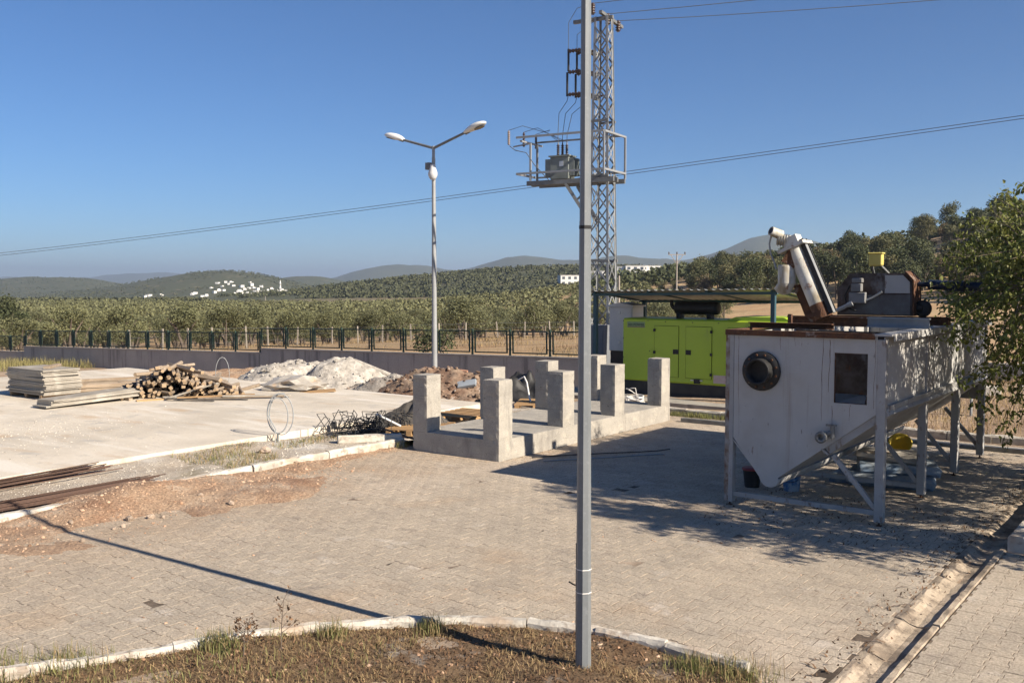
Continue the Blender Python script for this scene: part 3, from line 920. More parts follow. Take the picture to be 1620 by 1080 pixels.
# front panel with rectangular opening (x .41-.81, z 1.49-2.12)
b = MB()
def plate(poly, y0=0.0, y1=.012):
    b.prism(poly, y0, y1)
arc = [(-.42 + .135 * math.cos(t), .455 + .135 * math.sin(t)) for t in [R(a) for a in (205, 235, 262, 290, 318, 342)]]
plate([(-.93, 2.34), (-.93, .93), (-.545, .42)] + arc[0:] + [(-.30, .455), (.405, .985), (.405, 2.34)])
plate([(.405, 2.12), (.815, 2.12), (.815, 2.34), (.405, 2.34)])
plate([(.405, .985), (.815, 1.295), (.815, 1.49), (.405, 1.49)])
plate([(.815, 1.295), (.925, 1.378), (.925, 2.34), (.815, 2.34)])
P('front_panel', b, m_paint)
b = MB()
for x0, x1, z0, z1 in ((.39, .83, 2.115, 2.135), (.39, .83, 1.475, 1.495), (.39, .41, 1.495, 2.115), (.81, .83, 1.495, 2.115)):
    b.box(x0, x1, .0125, .05, z0, z1)
P('opening_frame', b, m_rust)
b = MB(); b.box(-1.0, 1.0, TL - .02, TL, 1.0, 2.3)
b.prism([(-.85, 1.0), (-.54, .42), (-.3, .45), (.42, 1.0)], TL - .02, TL)
P('back_panel', b, m_paint)
b = MB(); b.box(1.0, 1.012, .02, TL - .02, 1.44, 2.33); P('side_panel', b, m_paint)
b = MB(); b.box(-1.012, -1.0, .02, TL - .02, .93, 2.33); P('side_panel', b, m_paint)
b = MB(); b.prism([(1.0, 1.43), (.98, 1.45), (-.31, .475), (-.29, .46)], .012, TL - .02); P('hopper_plate', b, m_paint)
b = MB(); b.prism([(-1.0, .95), (-.985, .96), (-.53, .44), (-.545, .43)], .012, TL - .02); P('hopper_plate', b, m_paint)
b = MB()
ar2 = [(-.42 + .13 * math.cos(t), .455 + .13 * math.sin(t)) for t in [R(a) for a in range(190, 356, 15)]]
ar3 = [(-.42 + .145 * math.cos(t), .455 + .145 * math.sin(t)) for t in [R(a) for a in range(190, 356, 15)]]
b.prism(ar3 + ar2[::-1], .012, TL - .02); P('screw_trough', b, m_paint)
# stiffening channel under the right hand slope
b = MB(); b.prism([(.30, .905), (1.03, 1.455), (1.085, 1.385), (.36, .835)], .03, TL - .1)
b.prism([(.27, .90), (.36, .835), (.345, .815), (.255, .88)], .0, TL - .1); P('stiffener_channel', b, m_post)
b = MB(); b.box(1.013, 1.06, .13, TL - .05, 1.43, 1.49); P('side_flange', b, m_post)
# rim
b = MB(); b.box(-1.05, .90, -.03, .05, 2.342, 2.372); b.box(-1.05, .905, -.032, -.02, 2.30, 2.342); P('front_rim', b, m_rust)
b = MB(); b.box(.90, 1.10, -.03, TL, 2.343, 2.37); b.box(1.085, 1.10, .12, TL, 2.28, 2.343); P('side_rim', b, m_paint)
b = MB(); b.box(-1.06, -.95, .051, TL, 2.343, 2.37); P('side_rim', b, m_rust)
b = MB(); b.box(-.95, .9, TL - .06, TL + .02, 2.343, 2.37); P('back_rim', b, m_rust)
b = MB(); b.box(.83, .90, -.038, .0, 2.31, 2.376); P('corner_cap', b, m_rust)
# legs
for i, y in enumerate((0.0, 1.97, 3.93, 5.83)):
    for s in (-1, 1):
        xa, xb = ((.925, 1.035) if s > 0 else (-1.04, -.932))
        b = MB(); b.box(xa, xb, y - .008, y + .1, .05, 2.30 if s > 0 else 2.34, bev=.006)
        lg = P('leg', b, m_post)
        b = MB(); b.tube(((xa + xb) / 2, y + .045, 0), ((xa + xb) / 2, y + .045, .06), .012, n=8); b.box((xa + xb) / 2 - .03, (xa + xb) / 2 + .03, y + .015, y + .075, 0, .01)
        b.build('foot_bolt', m_rust, lg)
    b = MB(); b.box(-.932, .925, y + .02, y + .075, .13, .19); P('cross_bar', b, m_post)
    b = MB(); b.bar((.40, y + .047, .82), (.925, y + .047, .22), .055, .055, up=(0, 1, 0)); P('diagonal_brace', b, m_post)
# dark runs and seams down the front panel
for x, za, zb_, w, sd in ((-.875, 2.29, .95, .005, 1), (.255, 2.29, 1.25, .007, 2), (.345, 2.28, 1.62, .009, 3), (.385, 1.45, 1.0, .006, 4), (.62, 1.48, 1.28, .005, 5), (-.30, 2.29, 2.12, .006, 6), (.905, 2.29, 1.45, .006, 7), (-.12, 2.29, 2.18, .004, 8)):
    r4 = random.Random(sd); V = []; F = []; xx = x; n4 = 14
    for k in range(n4 + 1):
        z = za + (zb_ - za) * k / n4; xx += r4.gauss(0, .0035); ww = w * (1 - .55 * k / n4) * r4.uniform(.5, 1.3)
        V += [(xx - ww / 2, -.0012, z), (xx + ww / 2, -.0012, z)]
    F = [(2 * k, 2 * k + 2, 2 * k + 3, 2 * k + 1) for k in range(n4)]
    b = MB(); b.add(V, F); P('rust_run', b, m_rust)
b = MB(); b.box(-1.046, -.99, -.010, .0995, .06, 2.30); P('corner_angle', b, m_rustpaint)
# inlet flange
b = MB(); b.lathe([(.15, .0), (.255, .0), (.26, -.012), (.26, -.04), (.25, -.05), (.17, -.05)], (-.54, 0, 1.84), 32, 'y'); fl = P('inlet_flange', b, m_black)
b = MB(); b.lathe([(.168, -.03), (.168, -.17), (.17, -.185), (.142, -.185), (.142, .06)], (-.54, 0, 1.84), 32, 'y'); b.build('pipe_stub', m_black, fl)
b = MB(); b.lathe([(.142, -.03), (.02, -.03), (.0005, -.03)], (-.54, 0, 1.84), 24, 'y'); b.build('blanking_disc', mat('olive_disc', (.19, .175, .11), (.13, .12, .085), 8, rough=.8), fl)
for k in range(12):
    t = 2 * math.pi * (k + .5) / 12
    b = MB(); b.lathe([(.016, -.07), (.016, -.04)], (-.54 + .215 * math.cos(t), 0, 1.84 + .215 * math.sin(t)), 6, 'y'); b.build('bolt', m_rust, fl)
# drain valve
b = MB(); b.lathe([(.05, .02), (.05, -.12), (.075, -.12), (.075, -.15), (.035, -.15), (.035, -.1)], (.30, 0, 1.06), 16, 'y'); vl = P('drain_nozzle', b, m_galv_d)
b = MB(); b.tube((.30, -.07, 1.06), (.42, -.07, 1.13), .035, n=10); b.tube((.42, -.07, 1.05), (.42, -.07, 1.22), .03, n=10); b.box(.34, .47, -.085, -.055, 1.2, 1.225); b.build('valve_body', m_galv_d, vl)
# rods leaning behind the opening and inner plate
b = MB(); b.bar((.66, .35, 1.3), (.80, .4, 1.95), .03); P('inner_rod', b, m_rust)
b = MB(); b.box(-.95, .99, 2.3, 2.32, 1.35, 2.28); P('baffle_plate', b, m_rustdark)
# cross beams on the rim
b = MB(); b.box(-.98, .18, .55, .63, 2.373, 2.385); b.box(-.98, .18, .625, .635, 2.385, 2.44); b.box(-.98, .18, .55, .63, 2.44, 2.452); P('cross_beam', b, m_rust)
b = MB(); b.box(-.86, .28, 1.72, 1.8, 2.373, 2.388); b.box(-.86, .28, 1.745, 1.755, 2.388, 2.49); b.box(-.86, .28, 1.69, 1.83, 2.49, 2.51); P('cross_beam', b, m_rust)
b = MB(); b.box(.281, 1.1, 1.70, 1.80, 2.373, 2.388); b.box(.281, 1.1, 1.745, 1.757, 2.388, 2.49); b.box(.281, 1.1, 1.70, 1.82, 2.49, 2.512); P('cross_beam', b, mat('blue_grey_beam', (.27, .30, .335), (.22, .245, .27), 4, rough=.6))
b = MB(); b.box(-.9, 1.08, 2.9, 3.05, 2.372, 2.49); P('cross_beam', b, m_rust)
b = MB(); b.box(-.55, -.50, .9, .95, 2.373, 2.56); P('stub_post', b, m_rust)
# screw conveyor standing on the rim
AY = 1.62
p0 = Vector((-.30, AY, 2.51)); p1 = Vector((-.735, AY, 3.5)); ax = (p1 - p0).normalized()
b = MB(); b.tube(p0 + ax * .03, p1, .125, n=20); P('conveyor_tube', b, m_tube)
b = MB(); b.tube(p0 - ax * .02, p0 + ax * .2, .1268, n=20); P('tube_foot', b, m_rust)
nrm = Vector((ax.z, 0, -ax.x))
b = MB(); q0, q1 = p0 + nrm * .15, p1 + nrm * .15
b.bar(q0, q1 + ax * .06, .16, .02, up=nrm); b.bar(q0 + Vector((0, .08, 0)), q1 + Vector((0, .08, 0)) + ax * .06, .02, .06, up=nrm); b.bar(q0 - Vector((0, .08, 0)), q1 - Vector((0, .08, 0)) + ax * .06, .02, .06, up=nrm)
P('conveyor_rail', b, m_dark)
b = MB(); b.bar(q0 + nrm * .012, q1 + nrm * .012 + ax * .06, .17, .006, up=nrm); P('rail_edge', b, m_galv)
b = MB(); b.prism([(-.80, 2.95), (-.55, 3.0), (-.30, 2.515), (-.62, 2.515)], AY + .13, AY + .15); P('gusset_plate', b, m_rust)
b = MB(); b.prism([(-.52, 2.515), (-.28, 2.515), (-.28, 2.62)], AY - .17, AY - .155); P('gusset_plate', b, m_rust)
# head plate, gearbox, motor, outlet
b = MB(); b.bar(p1 - ax * .02, p1 + ax * .025, .40, .40, up=(0, 1, 0)); P('head_flange', b, m_tube)
gb = p1 + ax * .09
b = MB(); b.bar(p1 + ax * .02, p1 + ax * .16, .22, .22, up=(0, 1, 0)); P('gearbox', b, m_tube)
b = MB()
g0 = p1 + ax * .10
mdir = Vector((-.80, -.35, .10)).normalized()
b.tube(g0 - mdir * .02, g0 + mdir * .22, .085, .075, n=16); mo = P('gear_motor', b, m_tube)
b = MB(); mt = g0 + mdir * .16 + Vector((0, 0, .07))
b.tube(mt, mt + Vector((-.10, -.14, .06)), .072, .066, n=16); b.build('motor_housing', m_tube, mo)
e_ = mt + Vector((-.10, -.14, .06)); dd = Vector((-.10, -.14, .06)).normalized()
b = MB(); b.tube(e_ + dd * .001, e_ + dd * .004, .045, n=16); b.build('fan_opening', m_black, mo)
for k in range(5):
    b = MB(); c0 = g0 + mdir * (.05 + .035 * k); b.tube(c0, c0 + mdir * .008, .093, n=16); b.build('cooling_fin', m_galv_d, mo)
b = MB(); b.path([e_ + Vector((-.03, .1, -.05)), e_ + Vector((-.06, .1, -.18)), e_ + Vector((-.04, .1, -.32)), e_ + Vector((.02, .1, -.45)), e_ + Vector((.05, .1, -.55))], .014, 6); P('motor_cable', b, m_conduit)
oc = Vector((-.84, AY - .03, 0))
b = MB(); b.lathe([(.124, 2.985), (.126, 3.22), (.118, 3.245), (.1, 3.25)], (oc.x, oc.y, 0), 24); b.lathe([(.05, 2.83), (.115, 2.87), (.1235, 2.985)], (oc.x, oc.y, 0), 24)
b.v = [(x + ((2.985 - z) * -.55 if z < 2.985 else 0), y, z + ((x - oc.x) * -.35 if z < 2.9 else 0)) for x, y, z in b.v]
P('outlet_spout', b, m_tube)
b = MB(); b.bar((oc.x + .02, oc.y, 3.25), p1 - ax * .06, .2, .2); P('spout_neck', b, m_rust)
# drive housing
m_pole2_ = mat('dirty_grey_box', (.22, .225, .23), (.16, .155, .15), 6, rough=.7)
HY0, HY1 = 2.48, 2.82
b = MB(); b.prism([(-.39, 2.512), (-.39, 2.9), (-.21, 3.13), (.56, 3.13), (.67, 3.01), (.69, 2.512)], HY0, HY1); hs = P('drive_housing', b, m_rustdark)
b = MB(); b.prism([(.30, 2.84), (.30, 3.10), (.55, 3.10), (.645, 3.0), (.65, 2.84)], HY0 - .014, HY0 - .002); b.build('cover_plate', m_paint, hs)
b = MB(); b.prism([(-.30, 2.53), (.05, 2.81), (.655, 2.82), (.66, 2.53)], HY0 - .012, HY0 - .002); b.build('cover_plate', mat('grey_cover', (.15, .155, .16), (.10, .092, .088), 3, rough=.75, layers=[((.12, .06, .035), 5, .58, .68, .8)]), hs)
b = MB(); b.prism([(.575, 3.135), (.685, 3.015), (.70, 2.515), (.72, 2.515), (.705, 3.03), (.585, 3.16)], HY0 - .03, HY1 + .03); b.build('edge_strip', m_rust, hs)
for x0, x1, z0, z1 in ((-.15, .0, 2.99, 3.06), (-.16, -.01, 2.86, 2.98), (-.19, .05, 2.69, 2.85)):
    b = MB(); b.box(x0, x1, HY0 - .11, HY0 - .015, z0, z1, bev=.01); b.build('switch_box', m_pole2_, hs)
b = MB(); b.path([(-.19, HY0 - .06, 2.95), (-.26, HY0 - .07, 2.8), (-.22, HY0 - .06, 2.62), (-.1, HY0 - .05, 2.58)], .012); b.build('cable', m_black, hs)
b = MB(); b.path([(.05, HY0 - .06, 2.73), (.15, HY0 - .05, 2.78), (.27, HY0 - .04, 2.86)], .018); b.build('cable', m_conduit, hs)
b = MB(); b.tube((-.36, HY0 - .1, 2.58), (-.2, HY0 - .1, 2.66), .03, n=10); b.tube((-.2, HY0 - .1, 2.66), (-.13, HY0 - .1, 2.69), .04, n=10); b.build('pipe_elbow', m_paint, hs)
m_yellow2 = mat('faded_yellow', (.60, .50, .15), (.50, .41, .11), 5, rough=.6)
b = MB(); b.box(.09, .28, 2.36, 2.47, 3.235, 3.42, bev=.015); yb = P('yellow_junction_box', b, m_yellow2)
b = MB(); b.box(.075, .295, 2.345, 2.485, 3.405, 3.43, bev=.01); b.build('lid', m_yellow2, yb)
b = MB(); b.bar((.12, 2.45, 3.24), (.12, 2.55, 3.13), .02); b.bar((.25, 2.45, 3.24), (.33, 2.55, 3.13), .02); b.build('bracket', m_galv_d, yb)
b = MB(); b.tube((.72, 2.65, 2.97), (.86, 2.65, 2.965), .035, n=12); b.tube((.86, 2.65, 2.965), (1.30, 2.65, 2.94), .07, n=16); b.tube((1.30, 2.65, 2.94), (1.33, 2.65, 2.94), .08, n=16); b.tube((1.36, 2.65, 2.94), (1.56, 2.65, 2.93), .065, n=16); P('drive_motor', b, m_bluemot)
b = MB(); b.lathe([(.06, -.02), (.12, -.02), (.125, 0), (.12, .02), (.06, .02)], (.80, 2.6, 2.62), 20, 'y'); b.tube((.72, 2.6, 2.62), (.8, 2.6, 2.62), .05, n=12); P('hose_reel', b, m_black)
# tail hopper at the far end
b = MB(); b.add([(.2, TL, 2.2), (1.0, TL, 2.2), (1.0, TL, 1.3), (.2, TL, 1.1), (.45, TL + .55, 1.95), (.9, TL + .55, 1.95), (.9, TL + .55, 1.5), (.45, TL + .55, 1.45)],
           [(3, 2, 1, 0), (0, 1, 5, 4), (1, 2, 6, 5), (2, 3, 7, 6), (3, 0, 4, 7), (4, 5, 6, 7)]); P('tail_hopper', b, m_post)
b = MB(); b.lathe([(.10, 1.32), (.16, 1.32), (.16, 1.38), (.10, 1.38)], (.85, TL + .05, 0), 20); P('hose_ring', b, m_black)
b = MB(); b.path([(.42 + .07 * math.cos(t / 10 * 6.28), 1.6 + .01 * t, .98 + .07 * math.sin(t / 10 * 6.28)) for t in range(11)], .012); P('cable_loop', b, m_black)

# things under the tank
bk = thing('plastic_bucket', 'black plastic bucket with dark red lid beside the tank leg', 'bucket', (-5.62, 13.42, 0))
b = MB(); b.lathe([(.105, .0), (.135, .25), (.14, .27), (.0, .27)], n=20); b.build('pail', m_black, bk)
b = MB(); b.lathe([(.148, .255), (.15, .275), (.14, .285), (.0, .287)], n=20); b.build('lid', mat('dark_red_lid', (.20, .035, .035), rough=.5), bk)
bk = thing('paint_bucket', 'blue printed white paint bucket with red lid under hopper', 'bucket', (-5.06, 13.52, 0))
b = MB(); b.lathe([(.105, .0), (.118, .05), (.118, .16), (.125, .21), (.0, .21)], n=20); b.build('pail', m_blue, bk)
b = MB(); b.lathe([(.13, .2), (.132, .225), (.1, .24), (.0, .24)], n=20); b.v = [(x, y, z + .03 * (x > 0)) for x, y, z in b.v]; b.build('lid', m_red, bk)
b = MB(); b.path([(.12 * math.cos(t), -.12 * abs(math.sin(t)) - .01, .19 - .05 * abs(math.sin(t))) for t in [math.pi * k / 10 for k in range(11)]], .004); b.build('handle', m_black, bk)
LBL = ['blue and white printed sack, lowest of the pile under tank', 'blue and white printed sack, second of the pile under tank', 'crumpled grey sack on top of the pile under tank', 'pale blue foam board leaning low beside the sacks']
for k, (x, y, z, sx, sy, sz, rz) in enumerate([(-4.05, 14.9, .0, .62, .42, .17, .2), (-4.0, 15.0, .165, .58, .4, .16, .35), (-4.1, 15.1, .32, .5, .36, .13, .1), (-4.55, 14.75, .0, .3, .25, .14, .05)]):
    b = MB(); b.box(-sx, sx, -sy, sy, 0, sz, bev=.06 if k < 3 else .01)
    r2 = random.Random(k); b.v = [(px + r2.gauss(0, .02), py + r2.gauss(0, .02), pz + (r2.gauss(0, .015) if pz > .05 else 0)) for px, py, pz in b.v]
    tag(b.build('cement_sack' if k < 3 else 'foam_board', m_bluebox if k != 2 else m_tarp, None, (x, y, z), (0, 0, rz)), LBL[k], 'sack' if k < 3 else 'board')
ym = thing('yellow_tub', 'yellow plastic tub lying tipped behind the sacks', 'tub', (-4.62, 17.4, .0), .4); ym.scale = (.7, .7, .62)
b = MB(); b.lathe([(.0, 0), (.2, 0), (.27, .3), (.285, .3), (.285, .32), (.255, .32), (.19, .03), (.0, .03)], n=20)
b.v = [tuple(Matrix.Rotation(R(58), 3, 'X') @ Vector(v) + Vector((0, 0, .24))) for v in b.v]; b.build('shell', m_yellow, ym)
b = MB(); b.tube((-4.9, 17.2, 0), (-4.9, 17.2, .85), .075, n=14); tag(b.build('concrete_pier', m_conc), 'round concrete pier stub under the back of the tank', 'pier')
b = MB(); b.box(-9.5, -2.4, 18.78, 18.9, .0, .085); tag(b.build('steel_channel', m_galv_d), 'long dark steel channel lying behind the tank legs', 'channel')

# ================================================================== LAMP POLES
pole = thing('lamp_pole', 'tapered octagonal galvanised lamp pole standing in the curved bed', 'pole', (-3.955, 6.215, .0), R(-19.5))
b = MB(); b.tube((0, 0, -.2), (0, 0, 3.46), .0625, .0435, n=8, smooth=False); b.build('shaft', m_pole, pole)
b = MB(); b.tube((0, 0, 3.44), (0, 0, 8.2), .0425, .028, n=8, smooth=False); b.build('upper_shaft', m_pole, pole)
b = MB(); b.tube((0, 0, 3.40), (0, 0, 3.425), .047, n=8, smooth=False); b.build('clamp_band', m_black, pole)
for z in (.62, .80):
    b = MB()
    rad = .0625 - z / 3.46 * .019
    b.tube((0, 0, z), (0, 0, z + .008), rad + .003, n=8, smooth=False, cap=False); b.build('cable_tie', m_whitep, pole)
b = MB(); b.tube((-.065, -.02, .25), (-.064, -.02, .99), .006, n=5); b.tube((-.064, -.03, .66), (-.115, -.055, .68), .006, n=5); b.build('tie_tail', m_black, pole)
b = MB(); b.tube((0, 0, 8.15), (.6, .1, 8.5), .025, n=8); b.build('arm', m_galv, pole)

m_pole2 = mat('lamp_post_galvanised', (.31, .32, .325), (.27, .28, .285), 5, rough=.6, metal=.15)
lp = thing('double_street_lamp', 'tall double armed street lamp with white heads beside the wall', 'street lamp', (-21.64, 24.6, -1.1))
b = MB(); b.tube((0, 0, .4), (0, 0, 8.25), .10, .06, n=12); b.build('shaft', m_pole2, lp)
b = MB(); b.tube((0, 0, 8.25), (0, 0, 8.62), .05, .05, n=12); b.build('neck', m_galv, lp)
def lamp_head(parent, sgn):
    ang = R(16)
    d = Vector((sgn * math.cos(ang), 0, math.sin(ang)))
    s0 = Vector((0, 0, 8.55))
    b = MB(); b.tube(s0, s0 + d * 1.5, .045, .04, n=10); b.build('arm', m_galv_d, parent)
    hd = s0 + d * 1.4
    nu, nv = 14, 10
    V = []; F = []
    up = Vector((-d.z * sgn * sgn, 0, abs(d.x))) if sgn > 0 else Vector((d.z, 0, abs(d.x)))
    up = Vector((-sgn * math.sin(ang), 0, math.cos(ang)))
    sd = Vector((0, 1, 0))
    for i in range(nu + 1):
        t = i / nu
        w = .20 * (math.sin(math.pi * min(1, (t * .9 + .1))) ** .55) * (.55 + .45 * t) + .012
        h1 = .135 * math.sin(math.pi * min(1, t * .93 + .06)) ** .6 + .01
        h0 = .06 * math.sin(math.pi * min(1, t * .93 + .06)) ** .6 + .01
        c = hd + d * (.92 * t)
        for j in range(nv):
            a = 2 * math.pi * j / nv
            V.append(c + sd * (w * math.cos(a)) + up * ((h1 if math.sin(a) > 0 else h0) * math.sin(a)))
    for i in range(nu):
        for j in range(nv):
            F.append((i * nv + j, (i + 1) * nv + j, (i + 1) * nv + (j + 1) % nv, i * nv + (j + 1) % nv))
    F += [tuple(range(nv)), tuple(range(nu * nv + nv - 1, nu * nv - 1, -1))]
    b = MB(); b.add(V, F, True); h = b.build('lamp_head', m_lampw, parent)
    b = MB(); c = hd + d * .62 - up * .058
    vs = [c + d * (.2 * math.cos(a)) + sd * (.12 * math.sin(a)) - up * z for z in (0, .02) for a in [2 * math.pi * k / 18 for k in range(18)]]
    b.add(vs, [tuple(range(17, -1, -1)), tuple(range(18, 36))] + [(k, (k + 1) % 18, 18 + (k + 1) % 18, 18 + k) for k in range(18)]); b.build('lens', m_glassd, h)
    b = MB(); b.bar(hd + d * .02 - up * .05, hd + d * .2 - up * .045, .06, .05); b.build('clamp', m_galv_d, h)
lamp_head(lp, 1); lamp_head(lp, -1)
b = MB(); b.lathe([(.09, 8.0), (.10, 7.9), (.155, 7.72), (.155, 7.64), (.12, 7.56), (.08, 7.5), (.0, 7.48)], (.05, -.1, 0), 18); cm = b.build('dome_camera', m_cabinet, lp)
b = MB(); b.box(-.29, -.11, -.1, .05, 7.85, 8.08); b.build('junction_box', m_galv_d, cm)

# ================================================================== GENERATOR, SHED, CABINETS
b = MB(); b.box(-14.6, -7.6, 20.9, 24.4, -.1, .1); tag(b.build('generator_pad', m_conc), 'low concrete pad under the lime green generator', 'concrete pad')
gn = thing('diesel_generator', 'lime green canopied diesel generator under the blue steel shed', 'generator', (-12.83, 22.0, .1))
GLn, GD = 4.55, 1.45
b = MB(); b.box(0, GLn, 0, GD, .36, 1.97, bev=.035); b.build('canopy_body', m_green, gn)
b = MB(); b.box(.05, GLn - .05, .04, GD - .04, .0, .36); b.build('base_frame', m_dark, gn)
b = MB(); b.box(0, GLn, -.02, .02, .0, .06); b.build('skid_rail', m_dark, gn)
b = MB(); b.prism([(2.85, 1.971), (4.5, 1.971), (4.3, 2.06), (3.1, 2.06)], .1, GD - .1); b.build('roof_hump', m_green, gn)
for x0, x1, hinge, handle in ((.95, 1.62, .95, 1.55), (1.83, 2.52, 2.52, 1.90), (2.95, 3.6, 2.95, 3.05)):
    b = MB(); b.box(x0 - .012, x1 + .012, -.004, .003, .50, 1.80); b.build('shut_line', m_greenline, gn)
    b = MB(); b.box(x0, x1, -.016, -.005, .51, 1.79); dr = b.build('door', m_green, gn)
    for z in (.62, 1.12, 1.68):
        b = MB(); b.box(hinge - .03, hinge + .03, -.05, -.017, z - .035, z + .035, bev=.008); b.build('hinge', m_black, dr)
    b = MB(); b.box(handle - .075, handle + .075, -.03, -.017, 1.09, 1.21, bev=.01); b.build('handle', m_black, dr)
b = MB(); b.box(2.06, 2.22, -.03, .0, .38, .49); b.build('lifting_eye', m_black, gn)
for x in (2.0, 2.24):
    b = MB(); b.box(x - .03, x + .05, -.025, .0, .45, .475); b.build('bracket', m_zinc, gn)
b = MB(); b.box(2.58, 2.98, -.006, .0, .42, .62); b.build('data_plate', mat('faded_plate', (.50, .45, .42), (.48, .36, .34), 9, rough=.6), gn)
b = MB(); b.box(.14, .66, -.006, .0, 1.73, 1.88); sk = b.build('logo_sticker', mat('logo_green', (.25, .36, .16), (.22, .30, .16), 9, rough=.5), gn)
b = MB(); b.box(.16, .65, -.009, -.0065, 1.74, 1.757); b.build('logo_band', mat('logo_brown', (.20, .105, .07), (.26, .17, .12), 30, rough=.5), sk)
fc = bpy.data.curves.new('logo_text', 'FONT'); fc.body = 'AN POWER'; fc.size = .092; fc.extrude = .001
fc.materials.append(m_bluemot)
ft = bpy.data.objects.new('logo_text', fc); COL.objects.link(ft)
bpy.context.view_layer.update()
tm = bpy.data.meshes.new_from_object(ft.evaluated_get(bpy.context.evaluated_depsgraph_get()))
bpy.data.objects.remove(ft)
link('logo_lettering', tm, sk, (.165, -.0095, 1.775), (math.pi / 2, 0, 0))
for k, (x, z) in enumerate([(.03, 1.9), (.03, 1.45), (.03, .95), (.8, 1.14), (.75, 1.92), (1.25, 1.9), (2.0, 1.9), (2.7, 1.9)]):
    b = MB(); b.lathe([(.014, -.008), (.014, 0)], (x, 0, z), 8, 'y'); b.build('bolt', m_dark, gn)
b = MB(); b.lathe([(.0, 1.18), (.12, 1.18), (.155, 1.2), (.165, 1.26), (.165, 2.3), (.155, 2.36), (.12, 2.38), (.0, 2.38)], (0, .7, 2.24), 20, 'x'); mf = b.build('silencer', m_black, gn)
b = MB(); b.path([(1.2, .7, 2.2), (1.1, .7, 2.24), (1.05, .7, 2.32), (1.05, .7, 2.43)], .05, 10); b.build('exhaust_elbow', m_black, mf)
for x in (1.3, 2.15):
    b = MB(); b.box(x - .06, x + .06, .6, .8, 1.965, 2.1); b.build('saddle', m_black, mf)

sh = thing('generator_shed', 'open blue steel shed with corrugated roof over the generator', 'shed', (-13.6, 21.75, .1))
for nm, x, y, h in (('post', .1, .0, 2.55), ('post', 4.95, .0, 2.62), ('post', .25, 2.35, 2.36), ('post', 4.95, 2.35, 2.38)):
    b = MB(); b.box(x - .05, x + .05, y - .05, y + .05, 0, h); b.build(nm, m_teal, sh)
b = MB(); b.bar((0, 0, 2.575), (5.05, 0, 2.65), .08, .07); b.build('front_beam', m_teal, sh)
b = MB(); b.bar((0.1, 2.35, 2.37), (5.05, 2.35, 2.40), .08, .07); b.build('back_beam', m_teal, sh)
for x in (.12, 1.7, 3.3, 4.95):
    b = MB(); zz = 2.61 + .075 * x / 5.05; b.bar((x, -.12, zz + .02), (x, 2.55, zz - .25), .06, .04); b.build('rafter', m_teal, sh)
V = []; F = []
ncol = 27 * 4
for i in range(ncol + 1):
    x = -.1 + 5.25 * i / ncol
    ph = (i % 4)
    hz = .03 if ph in (1, 2) else 0.0
    for k, y in enumerate((-.25, 2.7)):
        for th_ in (0, .004):
            z = 2.655 + .075 * x / 5.05 - (y + .25) * .105 + hz + th_
            V.append((x, y, z))
for i in range(ncol):
    a, c = i * 4, (i + 1) * 4
    F += [(a, a + 2, c + 2, c), (a + 1, c + 1, c + 3, a + 3), (a, c, c + 1, a + 1), (a + 2, a + 3, c + 3, c + 2)]
b = MB(); b.add(V, F); b.build('corrugated_roof', m_sheet, sh)

cb = thing('electrical_cabinet', 'tall grey electrical cabinet on a dark plinth beside the generator', 'cabinet', (-14.0, 23.3, .0))
b = MB(); b.box(-.02, .72, 0, .62, 1.1, 2.32, bev=.01); b.build('body', m_cabinet, cb)
b = MB(); b.prism([(-.06, 2.32), (.76, 2.32), (.76, 2.36), (.35, 2.44), (-.06, 2.36)], -.05, .67); b.build('hood', m_cabinet, cb)
b = MB(); b.box(.02, .68, -.012, -.001, 1.14, 2.28); dr = b.build('door', m_cabinet, cb)
for z in (1.3, 2.12):
    b = MB(); b.box(.28, .35, -.03, -.0125, z, z + .07, bev=.01); b.build('lock', m_zinc, dr)
b = MB(); b.box(.0, .70, .05, .6, .3, 1.1); b.build('plinth', mat('brown_plinth', (.085, .06, .05), (.06, .05, .045), 5, rough=.9), cb)
cb2 = thing('white_cabinet', 'white meter cabinet with pitched hood behind the grey one', 'cabinet', (-14.78, 24.75, .0))
b = MB(); b.box(0, .66, 0, .6, .8, 2.28, bev=.01); b.build('body', m_whitep, cb2)
b = MB(); b.prism([(-.04, 2.28), (.70, 2.28), (.70, 2.31), (.33, 2.39), (-.04, 2.31)], -.05, .65); b.build('hood', m_whitep, cb2)
b = MB(); b.box(.05, .6, .05, .55, -.1, .8); b.build('stand', m_dark, cb2)
cb3 = thing('dark_cabinet', 'small dark grey cabinet at the foot of the pylon', 'cabinet', (-15.3, 24.2, .0))
b = MB(); b.box(0, .55, 0, .4, .2, 1.75, bev=.01); b.build('body', mat('slate_cabinet', (.17, .18, .20), (.14, .15, .16), 3, rough=.6), cb3)
b = MB(); b.box(.03, .52, -.012, -.001, .25, 1.7); b.build('door', bpy.data.materials['slate_cabinet'], cb3)

